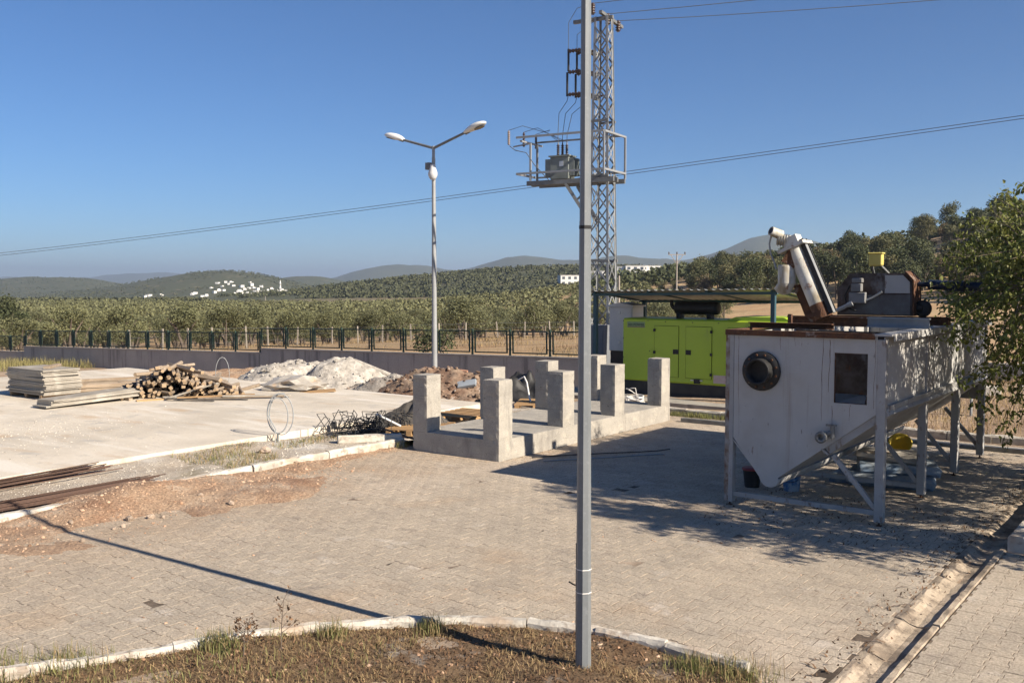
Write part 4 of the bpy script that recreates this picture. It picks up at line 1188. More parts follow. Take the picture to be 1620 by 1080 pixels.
# ================================================================== PYLON WITH TRANSFORMER
TW = thing('lattice_pylon', 'galvanised lattice pylon carrying the pole transformer and switchgear', 'pylon', (-15.6, 25.5, -.35), R(7))
TH = 11.3
def hw(z): return .37 - (.37 - .19) * z / TH
for sx in (-1, 1):
    for sy in (-1, 1):
        b = MB()
        a0, a1 = hw(0), hw(TH)
        w = .075
        b.bar((sx * a0, sy * a0, 0), (sx * a1, sy * a1, TH), w, .012, up=(0, 1, 0)); b.bar((sx * (a0), sy * (a0 - w / 2), 0), (sx * (a1), sy * (a1 - w / 2), TH), .012, w, up=(0, 1, 0))
        b.build('leg', m_galv, TW)
levels = [0.0]
while levels[-1] < TH - .5:
    levels.append(min(TH, levels[-1] + 2.1 * hw(levels[-1]) + .1))
for k in range(len(levels) - 1):
    z0, z1 = levels[k], levels[k + 1]
    a0, a1 = hw(z0), hw(z1)
    for face in range(4):
        rot = Matrix.Rotation(face * math.pi / 2, 3, 'Z')
        for d in ((1, -1) if k % 1 == 0 else (1,)):
            p = rot @ Vector((-a0 * d, a0 + .005, z0)); q = rot @ Vector((a1 * d, a1 + .005, z1))
            b = MB(); b.bar(p, q, .045, .01, up=rot @ Vector((0, 1, 0))); b.build('brace', m_galv_d if (k + face) % 3 else m_galv, TW)
for z in (4.0, 6.55, 8.2):
    a = hw(z)
    for s in (-1, 1):
        b = MB(); b.bar((-a - .05, s * (a + .02), z), (a + .05, s * (a + .02), z), .07, .07); b.build('girt', m_galv_d, TW)
# platform
PZ = 6.55
x0, x1, y0, y1 = -2.65, .33, -.66, .66
pf = empty('platform'); pf.parent = TW
for s in (-.42, -.12, .42):
    b = MB(); b.bar((x0 + .25, s, PZ - .13), (.55, s, PZ - .13), .07, .14); b.build('bearer', m_galv_d, pf)
for z in (PZ + .16, PZ + 1.28):
    zl = z
    b = MB(); b.bar((x0, y0, zl), (x1, y0, zl), .06, .06); b.build('rail', m_galv, pf)
    b = MB(); b.bar((x1, y0 + .03, zl), (x1, y1 + .3, zl), .06, .06); b.build('rail', m_galv, pf)
    b = MB(); b.bar((x0, y1, zl), (x1 - .03, y1, zl), .05, .05); b.build('rail', m_galv_d, pf)
    if z < PZ + 1:
        b = MB(); b.bar((x0, y0 + .03, zl), (x0, y1 - .03, zl), .06, .06); b.build('rail', m_galv, pf)
for x, y, zz in ((x1, y0, 1.25), (x1, y1 + .27, 1.25), (x0 + .25, -.2, 1.15), (x0 + .25, .25, 1.15)):
    b = MB(); b.bar((x, y, PZ - .02), (x, y, PZ + zz), .055, .055); b.build('upright', m_galv if y != .25 else m_galv_d, pf)
b = MB(); b.bar((-1.05, -.42, PZ - .2), (-.30, -.30, PZ - 1.35), .09, .09); b.build('strut', m_galv_d, pf)
b = MB(); b.bar((-1.05, .42, PZ - .2), (-.30, .30, PZ - 1.35), .09, .09); b.build('strut', m_galv_d, pf)
b = MB(); b.bar((-.72, -.36, PZ - .72), (-.33, -.32, PZ - .35), .05, .05); b.build('strut', m_galv_d, pf)
# transformer: stands on the platform
tr = thing('pole_transformer', 'grey green oil transformer with brown bushings on the pylon platform', 'transformer', (-15.6, 25.5, -.35), R(7))
c = Vector((-1.35, -.05, PZ - .06))
b = MB(); b.box(c.x - .32, c.x + .32, c.y - .22, c.y + .22, c.z + .03, c.z + .72, bev=.015); tb = b.build('tank', m_trafo, tr)
b = MB(); b.box(c.x - .36, c.x + .36, c.y - .26, c.y + .26, c.z + .72, c.z + .76); b.build('lid', m_trafo, tb)
for k in range(6):
    for s in (-1, 1):
        b = MB(); xx = c.x + s * (.32 + .09); b.box(min(c.x + s * .32, c.x + s * .5), max(c.x + s * .32, c.x + s * .5), c.y - .2 + k * .075, c.y - .185 + k * .075, c.z + .12, c.z + .66); b.build('radiator_fin', m_trafo, tb)
b = MB(); b.box(c.x + .0, c.x + .14, c.y - .228, c.y - .221, c.z + .42, c.z + .58); b.build('rating_plate', m_zinc, tb)
for k in range(3):
    b = MB(); xx = c.x - .1 + k * .11; yy = c.y - .1 + k * .08
    pr = [(.03, 0)]
    for r_ in range(5): pr += [(.03, .03 + r_ * .065), (.062, .05 + r_ * .065), (.03, .07 + r_ * .065)]
    pr += [(.02, .36), (.012, .42)]
    b.lathe(pr, (xx, yy, c.z + .76), 12); b.build('bushing', m_porc, tb)
# arresters at the outer end
ar = empty('arrester_frame'); ar.parent = TW
b = MB(); b.bar((x0 + .15, y0, PZ + 1.17), (x0 + .15, y1 + .1, PZ + 1.17), .05, .05); b.bar((x0 + .15, 0, PZ + 1.17), (x0 - .45, -.05, PZ + 1.10), .04, .04); b.build('arm', m_galv, ar)
for k, (xx, yy, zz) in enumerate(((-3.1, -.35, 1.12), (-2.75, .0, 1.08), (-2.5, .35, 1.04))):
    b = MB(); pr = [(.025, 0)]
    for r_ in range(7): pr += [(.03, .02 + r_ * .06), (.055, .035 + r_ * .06), (.03, .05 + r_ * .06)]
    pr += [(.02, .46)]
    b.lathe(pr, (xx, yy, PZ + zz), 10); b.build('arrester', m_porc if k else mat('grey_porcelain', (.25, .20, .175), (.2, .16, .14), 8, rough=.4), ar)
    b = MB(); b.path([(xx, yy, PZ + zz + .46), (xx + .5, yy, PZ + zz + .56), (-1.9, -.02 * k, PZ + 1.45), (-1.45 + k * .11, -.1 + k * .08, PZ + 1.13)], .009, 5); b.build('lead', m_wire, ar)
b = MB(); b.path([(-3.1, -.3, PZ + 1.1), (-2.9, -.3, PZ + .95), (-2.5, -.3, PZ + .85), (-2.2, -.3, PZ + .45), (-1.6, -.4, PZ - .1), (-1.0, -.42, PZ - .22)], .014, 5); b.build('earth_lead', m_wire, ar)
# switchgear on the left face
sw = empty('disconnector'); sw.parent = TW
for k, yy in enumerate((-.32, .02, .36)):
    xo = -1.02 + .12 * k
    for z in (10.35, 9.72, 9.05):
        b = MB(); pr = [(.03, -.62)]
        for r_ in range(5): pr += [(.035, -.6 + r_ * .1), (.07, -.56 + r_ * .1), (.035, -.52 + r_ * .1)]
        pr += [(.03, -.02)]
        b.lathe([(r_, h_ - (-.62)) for r_, h_ in pr], (xo, yy, z), 10, 'x'); b.build('insulator', m_porc, sw)
    b = MB(); b.bar((xo, yy, 10.42), (xo, yy, 9.75), .05, .05); b.build('blade', m_dark, sw)
    b = MB(); b.bar((xo - .04, yy, 9.72), (xo - .04, yy, 9.0), .05, .05); b.build('fuse_tube', m_dark, sw)
    b = MB(); b.path([(xo, yy, 9.02), (xo - .05, yy, 8.85), (-1.3 - .12 + k * .14, yy * .5, 8.55), (-1.46 + k * .12, -.15 + .08 * k, 7.9), (-1.45 + k * .11, -.15 + .08 * k, PZ + 1.12)], .010, 5); b.build('jumper', m_wire, sw)
b = MB(); b.box(-.48, -.40, -.5, .5, 8.95, 9.05); b.box(-.48, -.40, -.5, .5, 10.3, 10.4); b.build('mount', m_galv_d, sw)
# crossarms and wires
b = MB(); b.bar((-.95, -.1, TH - .05), (.35, -.1, TH - .05), .10, .10); b.build('crossarm', m_galv_d, TW)
b = MB(); b.bar((.05, -.35, TH + .08), (.05, 1.25, TH - .02), .10, .09); b.build('crossarm', m_galv_d, TW)
tops = []
for k, (xx, yy, zz) in enumerate(((-.25, -.25, TH + .06), (.07, .15, TH - .2), (.10, .85, TH - .25))):
    b = MB(); pr = [(.05, 0)]
    for r_ in range(4): pr += [(.05, .02 + r_ * .075), (.095, .05 + r_ * .075), (.05, .08 + r_ * .075)]
    pr += [(.04, .34)]
    b.lathe(pr, (xx, yy, zz), 12); b.build('pin_insulator', m_porc, TW)
    tops.append(Matrix.Rotation(R(7), 3, 'Z') @ Vector((xx, yy, zz + .33)) + Vector((-15.6, 25.5, -.35)))
b = MB(); b.path([(-.25, -.25, TH + .4), (-.75, -.3, TH + .3), (-1.02, -.32, TH - .1), (-1.02, -.32, TH - .9)], .010, 5); b.build('jumper', m_wire, TW)
b = MB(); b.path([(.05, .15, TH + .1), (-.5, .1, TH - .1), (-.9, .02, TH - .4), (-.9, .02, TH - .9)], .010, 5); b.build('jumper', m_wire, TW)
WL = ['overhead line from the pylon top, uppermost of three', 'overhead line from the pylon top, middle of three', 'overhead line from the pylon top, lowest of three']
for k, p in enumerate(tops):
    ex, ey = polar(bearing(2000), 24 + k)
    e = Vector((ex, ey, (12.1, 11.7, 11.2)[k]))
    pts = []
    for i in range(17):
        t = i / 16
        v = p.lerp(e, t); v.z -= .12 * 4 * t * (1 - t); pts.append(v)
    b = MB(); b.path(pts, .011, 5); tag(b.build('power_line', m_wire), WL[k], 'wire')
for k, (za, zb_, lab) in enumerate(((0, 0, 'upper strand of the long overhead line crossing behind the pylon'), (-.62, -.19, 'lower strand of the long overhead line crossing behind the pylon'))):
    ax_, ay_ = polar(bearing(-120), 260); bx_, by_ = polar(bearing(1850), 58)
    A_ = Vector((ax_, ay_, 8.7 + za)); B_ = Vector((bx_, by_, 3 + 58 * (446 - 152) / 1535 + zb_))
    pts = []
    for i in range(41):
        t = i / 40
        v = A_.lerp(B_, t); v.z -= 1.5 * 4 * t * (1 - t) * .55; pts.append(v)
    b = MB(); b.path(pts, [.05 - .028 * (i / 40) for i in range(41)], 5); tag(b.build('power_line', m_wire), lab, 'wire')

# far utility poles
def util_pole(px, dist, h, label, arms=True):
    x, y = polar(bearing(px), dist); z = float(terrain_z(x, y))
    t = thing('utility_pole', label, 'utility pole', (x, y, z), YAW)
    b = MB(); b.tube((0, 0, -.3), (0, 0, h), .17, .11, n=8); b.build('shaft', mat_conc_pole, t)
    if arms:
        b = MB(); b.bar((-1.5, 0, h + .0), (1.5, 0, h + .0), .14, .14); b.build('crossarm', mat_conc_pole, t)
        for s in (-1, 1):
            b = MB(); b.bar((s * .1, 0, h - 1.5), (s * 1.1, 0, h), .10, .10); b.build('brace', mat_conc_pole, t)
        for xx in (-1.4, 0, 1.4):
            b = MB(); b.lathe([(.05, 0), (.12, .1), (.12, .3), (.04, .45)], (xx, 0, h + .06), 8); b.build('insulator', m_porc, t)
mat_conc_pole = mat('concrete_pole', (.34, .30, .26), (.28, .25, .22), 3, rough=.9)
def h_to(px, py, dist):
    x, y = polar(bearing(px), dist)
    return CAM_H + dist * (446.2 - py) / 1535 - float(terrain_z(x, y))
util_pole(1070, 170, h_to(1070, 403, 170), 'concrete utility pole with forked crossarm below the right hand hill')
util_pole(1203, 330, h_to(1203, 405, 330) , 'slim bare pole standing among the hillside trees', False)
util_pole(420, 420, h_to(420, 468, 420), 'slim bare pole among the olives below the village', False)
util_pole(979, 120, h_to(979, 436, 120), 'slim concrete pole standing close behind the pylon', False)

# ================================================================== TIMBER, REBAR AND RUBBLE
SZ = .2
rr = random.Random(12)
b0 = MB(); b0.box(-.86, .86, -.46, .46, 0, .034); panel_me = b0.mesh('formwork_panel', m_ply)
for k in range(3):
    b = MB(); b.box(-.05, .05, -.42, .42, 0, .1); tag(b.build('timber_bearer', m_woodend, None, (-24.2 + .7 * k, 12.13, SZ), (0, 0, rr.gauss(0, .05))), 'short timber bearer under the tall panel stack', 'bearer', 'bearers under the panel stack')
for k in range(16):
    o = link('formwork_panel', panel_me, None, (-23.5 + rr.gauss(0, .03), 12.16 + rr.gauss(0, .02), SZ + .101 + k * .038), (0, 0, rr.gauss(0, .012) + (.05 if k in (5, 11) else 0)))
    if k < 15: tag(o, 'weathered grey plywood panel in the tall square stack', 'panel', 'panels of the tall stack')
    else: tag(o, 'topmost grey plywood panel of the tall square stack', 'panel')
b = MB(); b.box(-.07, .07, -.42, .42, 0, .06); tag(b.build('timber_beam', m_wood, None, (-23.3, 12.3, SZ + .101 + 16 * .038 + .002), (0, 0, .75)), 'single dark beam lying on top of the panel stack', 'beam')
# low plank pile
b0 = MB(); b0.box(-.28, .28, -1.15, 1.15, 0, .032); pk_me = b0.mesh('plank', m_ply)
b = MB(); b.box(-.3, .3, -.05, .05, 0, .06); tag(b.build('timber_bearer', m_wood, None, (-21.2, 12.9, SZ)), 'short bearer under the low plank pile', 'bearer')
for k in range(5):
    tag(link('plank', pk_me, None, (-21.25 + rr.gauss(0, .05), 12.05 + rr.gauss(0, .09), SZ + .062 + k * .034), (R(1.2), 0, rr.gauss(.1, .05))), 'wide weathered plank in the low pile before the timber heap', 'plank', 'planks of the low pile')
# round and sawn props in the heap
def log_me(kind, L_, r_):
    b = MB()
    if kind: b.tube((-L_ / 2, 0, 0), (L_ / 2, 0, 0), r_, r_ * .88, n=9)
    else: b.box(-L_ / 2, L_ / 2, -r_ * .9, r_ * .9, -r_ * .75, r_ * .75, bev=.006)
    me = b.mesh('timber_prop', m_wood)
    me.materials.append(m_woodend)
    for p in me.polygons:
        if abs(p.normal.x) > .9: p.material_index = 1
    return me
LOGS = [log_me(1, 1.9, .047), log_me(1, 1.6, .055), log_me(1, 2.1, .042), log_me(0, 1.8, .058), log_me(0, 2.0, .05), log_me(1, 1.3, .045)]
axd = Vector((.80, -.60)); prp = Vector((.60, .80))
cx, cy = -21.35, 14.35
def heap_profile(s): return max(0.0, .72 * math.exp(-((s + .05) / .62) ** 2) + .28 * math.exp(-((s - .95) / .5) ** 2) + .18 * math.exp(-((s + .95) / .4) ** 2))
zlev = 0; n_log = 0
while zlev < 9:
    z = SZ + .05 + zlev * .09
    s = -1.5 + (.06 if zlev % 2 else 0)
    while s < 1.75:
        if heap_profile(s) > zlev * .09 + .02:
            off = rr.gauss(0, .16); a = math.atan2(axd.y, axd.x) + rr.gauss(0, .16 if rr.random() < .7 else .5)
            p = Vector((cx, cy)) + prp * (s + rr.gauss(0, .02)) + axd * off
            o = link('timber_prop', LOGS[rr.randrange(6)], None, (p.x, p.y, z + rr.gauss(0, .012)), (rr.uniform(0, 6.28) if rr.random() < .6 else 0, rr.gauss(0, .03), a))
            tag(o, 'weathered timber prop lying in the heaped pile on the slab', 'timber', 'timber props in the heap')
            n_log += 1
        s += .108
    zlev += 1
for k in range(16):
    lv, i = divmod(k, 5)
    p = Vector((-22.75, 13.55)) + axd * (i * .17 - .4)
    tag(link('timber_beam', LOGS[3 if k % 3 else 4], None, (p.x, p.y, SZ + .05 + lv * .088), (0, rr.gauss(0, .015), math.atan2(prp.y, prp.x) + rr.gauss(0, .07))), 'sawn beam stacked between panel stack and timber heap', 'timber', 'sawn beams between stack and heap')
lb = [(-20.2, 13.9, 1.9, .9), (-19.9, 14.1, 1.7, .75), (-19.6, 14.35, 1.8, 1.05), (-19.4, 14.2, 1.5, .6), (-19.1, 14.7, 2.0, .85), (-18.9, 15.0, 1.6, .95), (-20.4, 13.6, 1.5, 1.2), (-19.7, 13.7, 1.2, .5)]
for k, (x, y, L_, a) in enumerate(lb):
    b = MB(); b.box(-L_ / 2, L_ / 2, -.06, .06, 0, .025)
    tag(b.build('loose_board', (m_wood, m_ply, m_pallet, m_membrane)[k % 4], None, (x, y, SZ + .003 + .027 * (k % 3)), (0, R(1.0 if k % 2 else 0), a)), 'thin loose board scattered on the slab before the timber heap', 'board', 'loose boards before the heap')
b = MB(); b.bar((-20.35, 13.45, SZ + .03), (-20.0, 14.7, SZ + .33), .05, .03); tag(b.build('leaning_batten', m_ply), 'pale batten leaning across the front of the timber heap', 'batten')
b = MB(); b.path([(-20.9 + .17 * math.cos(t) * .6, 15.5 + .17 * math.cos(t) * .8, SZ + .44 + .43 * math.sin(t)) for t in [k * 6.28 / 20 for k in range(21)]], .008, 6); tag(b.build('wire_hoop', m_conduit), 'thin grey hoop of conduit standing behind the timber heap', 'hoop')

# rebar bundles
def bundle(label, p, q, nrod, w, seed):
    r2 = random.Random(seed)
    p = Vector(p); q = Vector(q); d = (q - p); L_ = d.length
    t = thing('rebar_bundle', label, 'rebar', p, math.atan2(d.y, d.x))
    b = MB(); b.tube((0, 0, 0), (L_, 0, 0), .008, n=6); me = b.mesh('rod', m_rebar)
    for k in range(nrod):
        off = r2.gauss(0, w); lev = abs(r2.gauss(0, 1)) * .022 * max(0, 1 - abs(off) / (2 * w))
        o = link('rod', me, t, (r2.gauss(0, .12), off, .012 + lev + r2.random() * .012), (0, r2.gauss(0, .002), r2.gauss(0, .014)))
        o.scale = (r2.uniform(.94, 1.03), 1, 1)
bundle('brown rusty rebar bundle lying over the white kerb', (-12.6, 1.2, .13), (-12.52, 7.9, .15), 55, .11, 3)
bundle('dark rebar bundle lying along the slab edge', (-13.5, 1.4, .13), (-14.02, 8.05, .15), 45, .075, 4)

# bent rebar scrap
t = thing('rebar_scrap', 'tangle of bent dark rebar stirrups dumped at the slab corner', 'rebar', (-13.15, 13.25, .12), .9)
r2 = random.Random(9)
for k in range(58):
    w, h = r2.uniform(.09, .17), r2.uniform(.12, .22)
    c = Vector((r2.gauss(0, .42), r2.gauss(0, .16), .05 + abs(r2.gauss(0, .11))))
    M_ = Matrix.Rotation(r2.uniform(0, 6.28), 3, 'Z') @ Matrix.Rotation(r2.gauss(.9, .5), 3, 'X')
    pts = [M_ @ Vector(v) + c for v in ((-w, -h, 0), (w, -h, .01), (w, h, 0), (-w, h, .01), (-w, -h * .8, .015))]
    zm = min(v.z for v in pts); pts = [v + Vector((0, 0, .02 - zm)) if zm < .02 else v for v in pts]
    b = MB(); b.path(pts, .008, 5, False); b.build('stirrup', m_dark, t)
for k in range(10):
    b = MB(); a = r2.uniform(-.6, .6); c = Vector((r2.gauss(0, .3), r2.gauss(0, .15), .03 + .14 * r2.random()))
    b.tube(c - Vector((math.cos(a), math.sin(a), .1)) * .5, c + Vector((math.cos(a), math.sin(a), .12)) * .5, .008, n=5); b.build('rod', m_dark, t)
b = MB(); b.tube((-12.95, 13.05, .52), (-12.6, 13.35, .28), .022, n=8); tag(b.build('white_pipe', m_whitep), 'short white pipe lying across the rebar tangle', 'pipe')
b = MB(); b.tube((-12.62, 12.75, .34), (-12.02, 13.15, .1), .016, n=8); tag(b.build('dark_rod', m_dark), 'dark rod leaning from the pallet to the white kerb', 'rod')
# stirrups standing at the left of the tangle
for k, (x, y, r_) in enumerate(((-13.75, 12.75, .25), (-13.55, 12.95, -.5), (-13.68, 12.9, .8))):
    b = MB(); w, h = .13, .17
    b.path([(-w, 0, 0), (w, 0, .02), (w * 1.1, .02, h * 1.7), (-w, .02, h * 1.9), (-w * .9, 0, .03)], .009, 5, False)
    tag(b.build('bent_stirrup', m_dark, None, (x, y, .22), (R(-15), R(25 - 20 * k), r_)), 'loose square stirrup standing beside the rebar tangle', 'stirrup', 'loose stirrups by the tangle')

def pallet(label, x, y, z, rz, tilt=0.0):
    t = thing('pallet', label, 'pallet', (x, y, z), rz)
    t.rotation_euler = (tilt, 0, rz)
    for k in range(7):
        b = MB(); b.box(-.5, .5, -.58 + k * .18, -.48 + k * .18, .10, .122); b.build('deck_board', m_pallet, t)
    for k in range(3):
        b = MB(); b.box(-.48 + k * .43, -.38 + k * .43, -.6, .6, .022, .0995); b.build('stringer', m_pallet, t)
        b = MB(); b.box(-.49 + k * .43, -.37 + k * .43, -.6, .6, .0, .0215); b.build('bottom_board', m_pallet, t)
pallet('orange pine pallet between the slab corner and first pillar', -12.55, 13.85, .12, .35)
pallet('orange pine pallet behind the first foundation pillars', -12.65, 15.35, .2, .1)
pallet('grey brown pallet beside the black tarpaulin heap', -13.2, 18.7, .05, .5)
# dark membrane rolls
def heap_mesh(name, rx, ry, h, m, seed, n=34, rough=.35, sharp=1.0, lobes=3):
    u = np.linspace(-1, 1, n); X, Y = np.meshgrid(u, u, indexing='ij')
    r2_ = np.random.default_rng(seed)
    Z = np.zeros_like(X)
    for _ in range(lobes):
        ox, oy = r2_.uniform(-.4, .4, 2) * (lobes > 1); s = r2_.uniform(.35, .6); Z = np.maximum(Z, r2_.uniform(.6, 1) * np.exp(-(((X - ox) ** 2 + (Y - oy) ** 2) / s ** 2) ** sharp))
    Z = Z / Z.max()
    nz = fbm(X * 3 + seed, Y * 3, 4, seed % 20) - .5; n3 = fbm(X * 9 + seed, Y * 9, 3, seed % 13) - .5
    Z = Z * (1 + rough * 1.6 * nz) + rough * .35 * n3 * (Z > .06) - .07
    edge = np.clip(1.25 - np.hypot(X, Y) * 1.25, -.2, 1)
    Z = np.minimum(Z, edge * 3)
    V = np.stack([X.ravel() * rx, Y.ravel() * ry, Z.ravel() * h], 1)
    i = np.arange(n - 1)[:, None]; j = np.arange(n - 1)[None]
    F = np.stack([i * n + j, (i + 1) * n + j, (i + 1) * n + j + 1, i * n + j + 1], -1).reshape(-1, 4)
    return np_mesh(name, V, F, m, True)
o = link('membrane_roll', heap_mesh('membrane_roll', .85, .5, .36, m_membrane, 5, 36, .9, 1.3, 7), None, (-12.95, 14.15, .2), (0, 0, .6)); tag(o, 'crumpled dark membrane heaped on the pallet by the slab', 'membrane')
o = link('black_tarpaulin', heap_mesh('black_tarpaulin', 1.3, 1.0, .66, m_black, 8, 40, .8, 1.4, 8), None, (-14.3, 19.9, -.05), (0, 0, .6)); tag(o, 'black tarpaulin heap between rubble and foundation', 'tarpaulin')
b = MB(); b.path([(-14.0, 19.0, .62), (-13.75, 18.9, .72), (-13.6, 18.8, .6), (-13.45, 18.7, .25), (-13.35, 18.65, .1)], .02, 8); tag(b.build('bent_pipe', m_whitep), 'bent white pipe sticking out of the black tarpaulin heap', 'pipe')
# broken kerb blocks
for k, (x, y, rz, lab) in enumerate(((-12.75, 12.35, .9, 'broken white kerb block lying behind the kerb line'), (-12.5, 12.75, .75, 'second broken kerb block lying under the rebar tangle'))):
    b = rough_box(-.35, .35, -.07, .07, 0, .13, 60 + k, .008, .015); tag(b.build('kerb_block', m_kerb, None, (x, y, .09), (0, 0, rz)), lab, 'kerb block')
b = rough_box(-.05, .05, -.03, .03, 0, .14, 70, .002, .005); tag(b.build('stake', m_dark, None, (-14.0, 12.95, .15), (0, 0, .4)), 'short dark stake at the slab corner', 'stake')

# conduit coil standing at the slab edge
pts = []
bx_, by_ = -13.93, 11.45
pts += [(bx_, by_, .05), (bx_, by_, .22), (bx_ + .01, by_ + .01, .33)]
for i in range(64):
    t = i / 63; a = math.pi * 1.15 - t * 2 * math.pi * 2.35
    r_ = .19 + .1 * min(1, t * 1.8)
    s = .02 + r_ * math.cos(a) * .8 + .10 * t
    pts.append((bx_ + RT.x * s + FW.x * .12 * t, by_ + RT.y * s + FW.y * .12 * t, .60 + (r_ + .09) * math.sin(a)))
pts[3:5] = []
b = MB(); b.path(pts, .0105, 7); cc = tag(b.build('conduit_coil', m_conduit), 'grey flexible conduit looped upright at the slab edge', 'conduit')
b = MB(); b.tube((bx_ + .03, by_ + .03, .05), (bx_ + .035, by_ + .03, .24), .02, n=8); tag(b.build('conduit_sleeve', m_galv_d), 'short dark sleeve stub beside the looped conduit', 'sleeve')
# debris in the strip
o = link('stone', ROCK_ME[2], None, (-13.3, 10.7, .12)); o.scale = (.12, .09, .09); tag(o, 'grey stone lying in the weedy strip by the slab', 'stone')

# heaps beyond the slab
def zyard(x, y): return float(yard_z(np.array(float(x)), np.array(float(y))))
HE = [('pale_rubble_heap', -21.9, 19.3, 2.6, 1.7, .95, m_rubble, 21, 'tall pale heap of broken plaster and concrete against the wall'),
      ('pale_rubble_heap', -18.3, 19.3, 2.4, 1.1, .52, m_rubble2, 22, 'low grey heap of broken concrete beside the lamp post'),
      ('brick_rubble_heap', -16.6, 20.4, 3.0, 1.6, .82, m_brick, 25, 'brown heap of broken brick and tile behind the pillars'),
      ('earth_heap', -26.0, 19.2, 2.6, 1.2, .36, m_soil, 24, 'low brown earth heap below the boundary wall')]
for nm, x, y, rx, ry, h, m, sd, lab in HE:
    z = zyard(x, y) - .06
    me = heap_mesh(nm, rx, ry, h, m, sd, 60, .6, 1.25, 7)
    o = link(nm, me, None, (x, y, z), (0, 0, .64)); tag(o, lab, 'rubble heap', kind='stuff')
    if m is m_soil: continue
    r3 = np.random.default_rng(sd)
    co = np.zeros(len(me.vertices) * 3, np.float32); me.vertices.foreach_get('co', co); co = co.reshape(-1, 3)
    top = co[co[:, 2] > .03]
    it = []
    for _ in range(420 if nm.startswith('pale') else 800):
        v = top[r3.integers(len(top))]
        it.append((v[0] + r3.normal(0, .03), v[1] + r3.normal(0, .03), v[2] + .01, .018 + (.05 if nm.startswith('pale') else .085) * r3.random() ** 2.5, int(r3.integers(6))))
    link('chunks', merged_rocks('chunks', it, m), o)['kind'] = 'stuff'
b = rough_box(-.6, .6, -.09, .09, 0, .28, 80, .02, .03); tag(b.build('concrete_slab_piece', m_rubble, None, (-20.5, 20.4, .28), (R(28), R(24), .85)), 'broken concrete slab piece tilted on the pale rubble heap', 'slab piece')
b = rough_box(-.25, .25, -.12, .12, 0, .1, 81, .01, .02); tag(b.build('grey_sheet_piece', mat('bluish_sheet', (.25, .28, .31), rough=.6), None, (-16.1, 19.6, .30), (R(35), R(-10), .5)), 'bluish grey sheet fragment lying on the brick heap', 'fragment')
b = rough_box(-.2, .2, -.06, .06, 0, .08, 82, .006, .01); tag(b.build('brick_piece', mat('orange_brick', (.40, .22, .14), (.33, .18, .12), 9, rough=.9), None, (-17.4, 20.9, .46), (R(15), R(5), .3)), 'orange brick lying on top of the brick heap', 'brick')
# sack with sheet on the slab
_v, _f = rock_mesh('s', 71, None, 2, .55); _v = _v * np.array([.85, .5, .45]) + np.array([0, 0, .12]); _v[:, 2] = np.maximum(_v[:, 2], -.01)
o = link('plastic_sack', np_mesh('plastic_sack', _v, _f, m_tarp), None, (-19.55, 16.75, SZ), (0, 0, .55)); tag(o, 'crumpled pale plastic sheeting heaped on the slab before the rubble', 'plastic sheet')
b = MB(); b.box(-.45, .45, -.18, .18, 0, .02); tag(b.build('orange_board', m_pallet, None, (-18.75, 16.8, SZ + .003), (R(3), R(-4), .9)), 'short orange board lying beside the plastic sheeting', 'board')
# white bags and cable at the generator
t = thing('cable_pile', 'tangled white cable coiled on the ground before the generator', 'cable', (-11.75, 20.75, .02))
r2 = random.Random(5)
for k in range(5):
    pts = []; r_ = r2.uniform(.16, .28)
    for i in range(25):
        a = i / 24 * 6.28 * 1.5; pts.append((r_ * math.cos(a) + r2.gauss(0, .02), r_ * .8 * math.sin(a) + r2.gauss(0, .02), .03 + .03 * k + .05 * abs(math.sin(a * 1.3 + k)) + (.22 if k == 4 and i < 14 else 0) * math.sin(a / 3) ** 2))
    b = MB(); b.path(pts, .012, 5); b.build('coil', m_whitep, t)
o = link('white_sack', heap_mesh('white_sack', .26, .2, .5, m_whitep, 44, 20, .6, .9, 2), None, (-12.15, 20.75, .0), (0, 0, .3)); tag(o, 'white plastic sack slumped before the generator base', 'sack')
# hose on the paving
b = MB(); b.path([(-9.55, 13.35, .02), (-9.1, 14.0, .02), (-8.7, 14.5, .02), (-8.35, 14.9, .02), (-8.12, 15.25, .02), (-8.05, 15.5, .02)], .009, 6); tag(b.build('black_hose', m_black), 'black hose lying on the paving before the foundation', 'hose')
b = MB(); b.path([(-9.2, 13.2, .018), (-8.6, 14.0, .018), (-8.2, 14.6, .018), (-7.9, 15.0, .018)], .011, 6); tag(b.build('grey_hose', m_conduit), 'thin grey pipe lying alongside the black hose', 'pipe')
# back right corner
b = rough_box(-.45, .45, -.2, .2, 0, .22, 90, .01, .02); tag(b.build('stone_block', m_kerb, None, (-4.7, 24.2, zyard(-4.7, 24.2)), (0, 0, .3)), 'pale stone block lying in the dry grass behind the tank', 'block')
for k, (x, y) in enumerate(((-4.4, 22.0), (-3.9, 24.8))):
    b = MB(); b.tube((0, 0, -.2), (0, 0, 1.7), .03, n=8); tag(b.build('fence_stake', m_galv, None, (x, y, zyard(x, y))), ('galvanised stake standing close behind the tank tail', 'galvanised stake standing beside the pale stone block')[k], 'stake')
b = rough_box(-3.2, 3.2, -.12, .12, 0, .75, 91, .01, .02); tag(b.build('low_wall', m_wall, None, (-3.0, 26.6, .25), (0, 0, .0)), 'low grey wall in the shade behind the tree', 'wall')

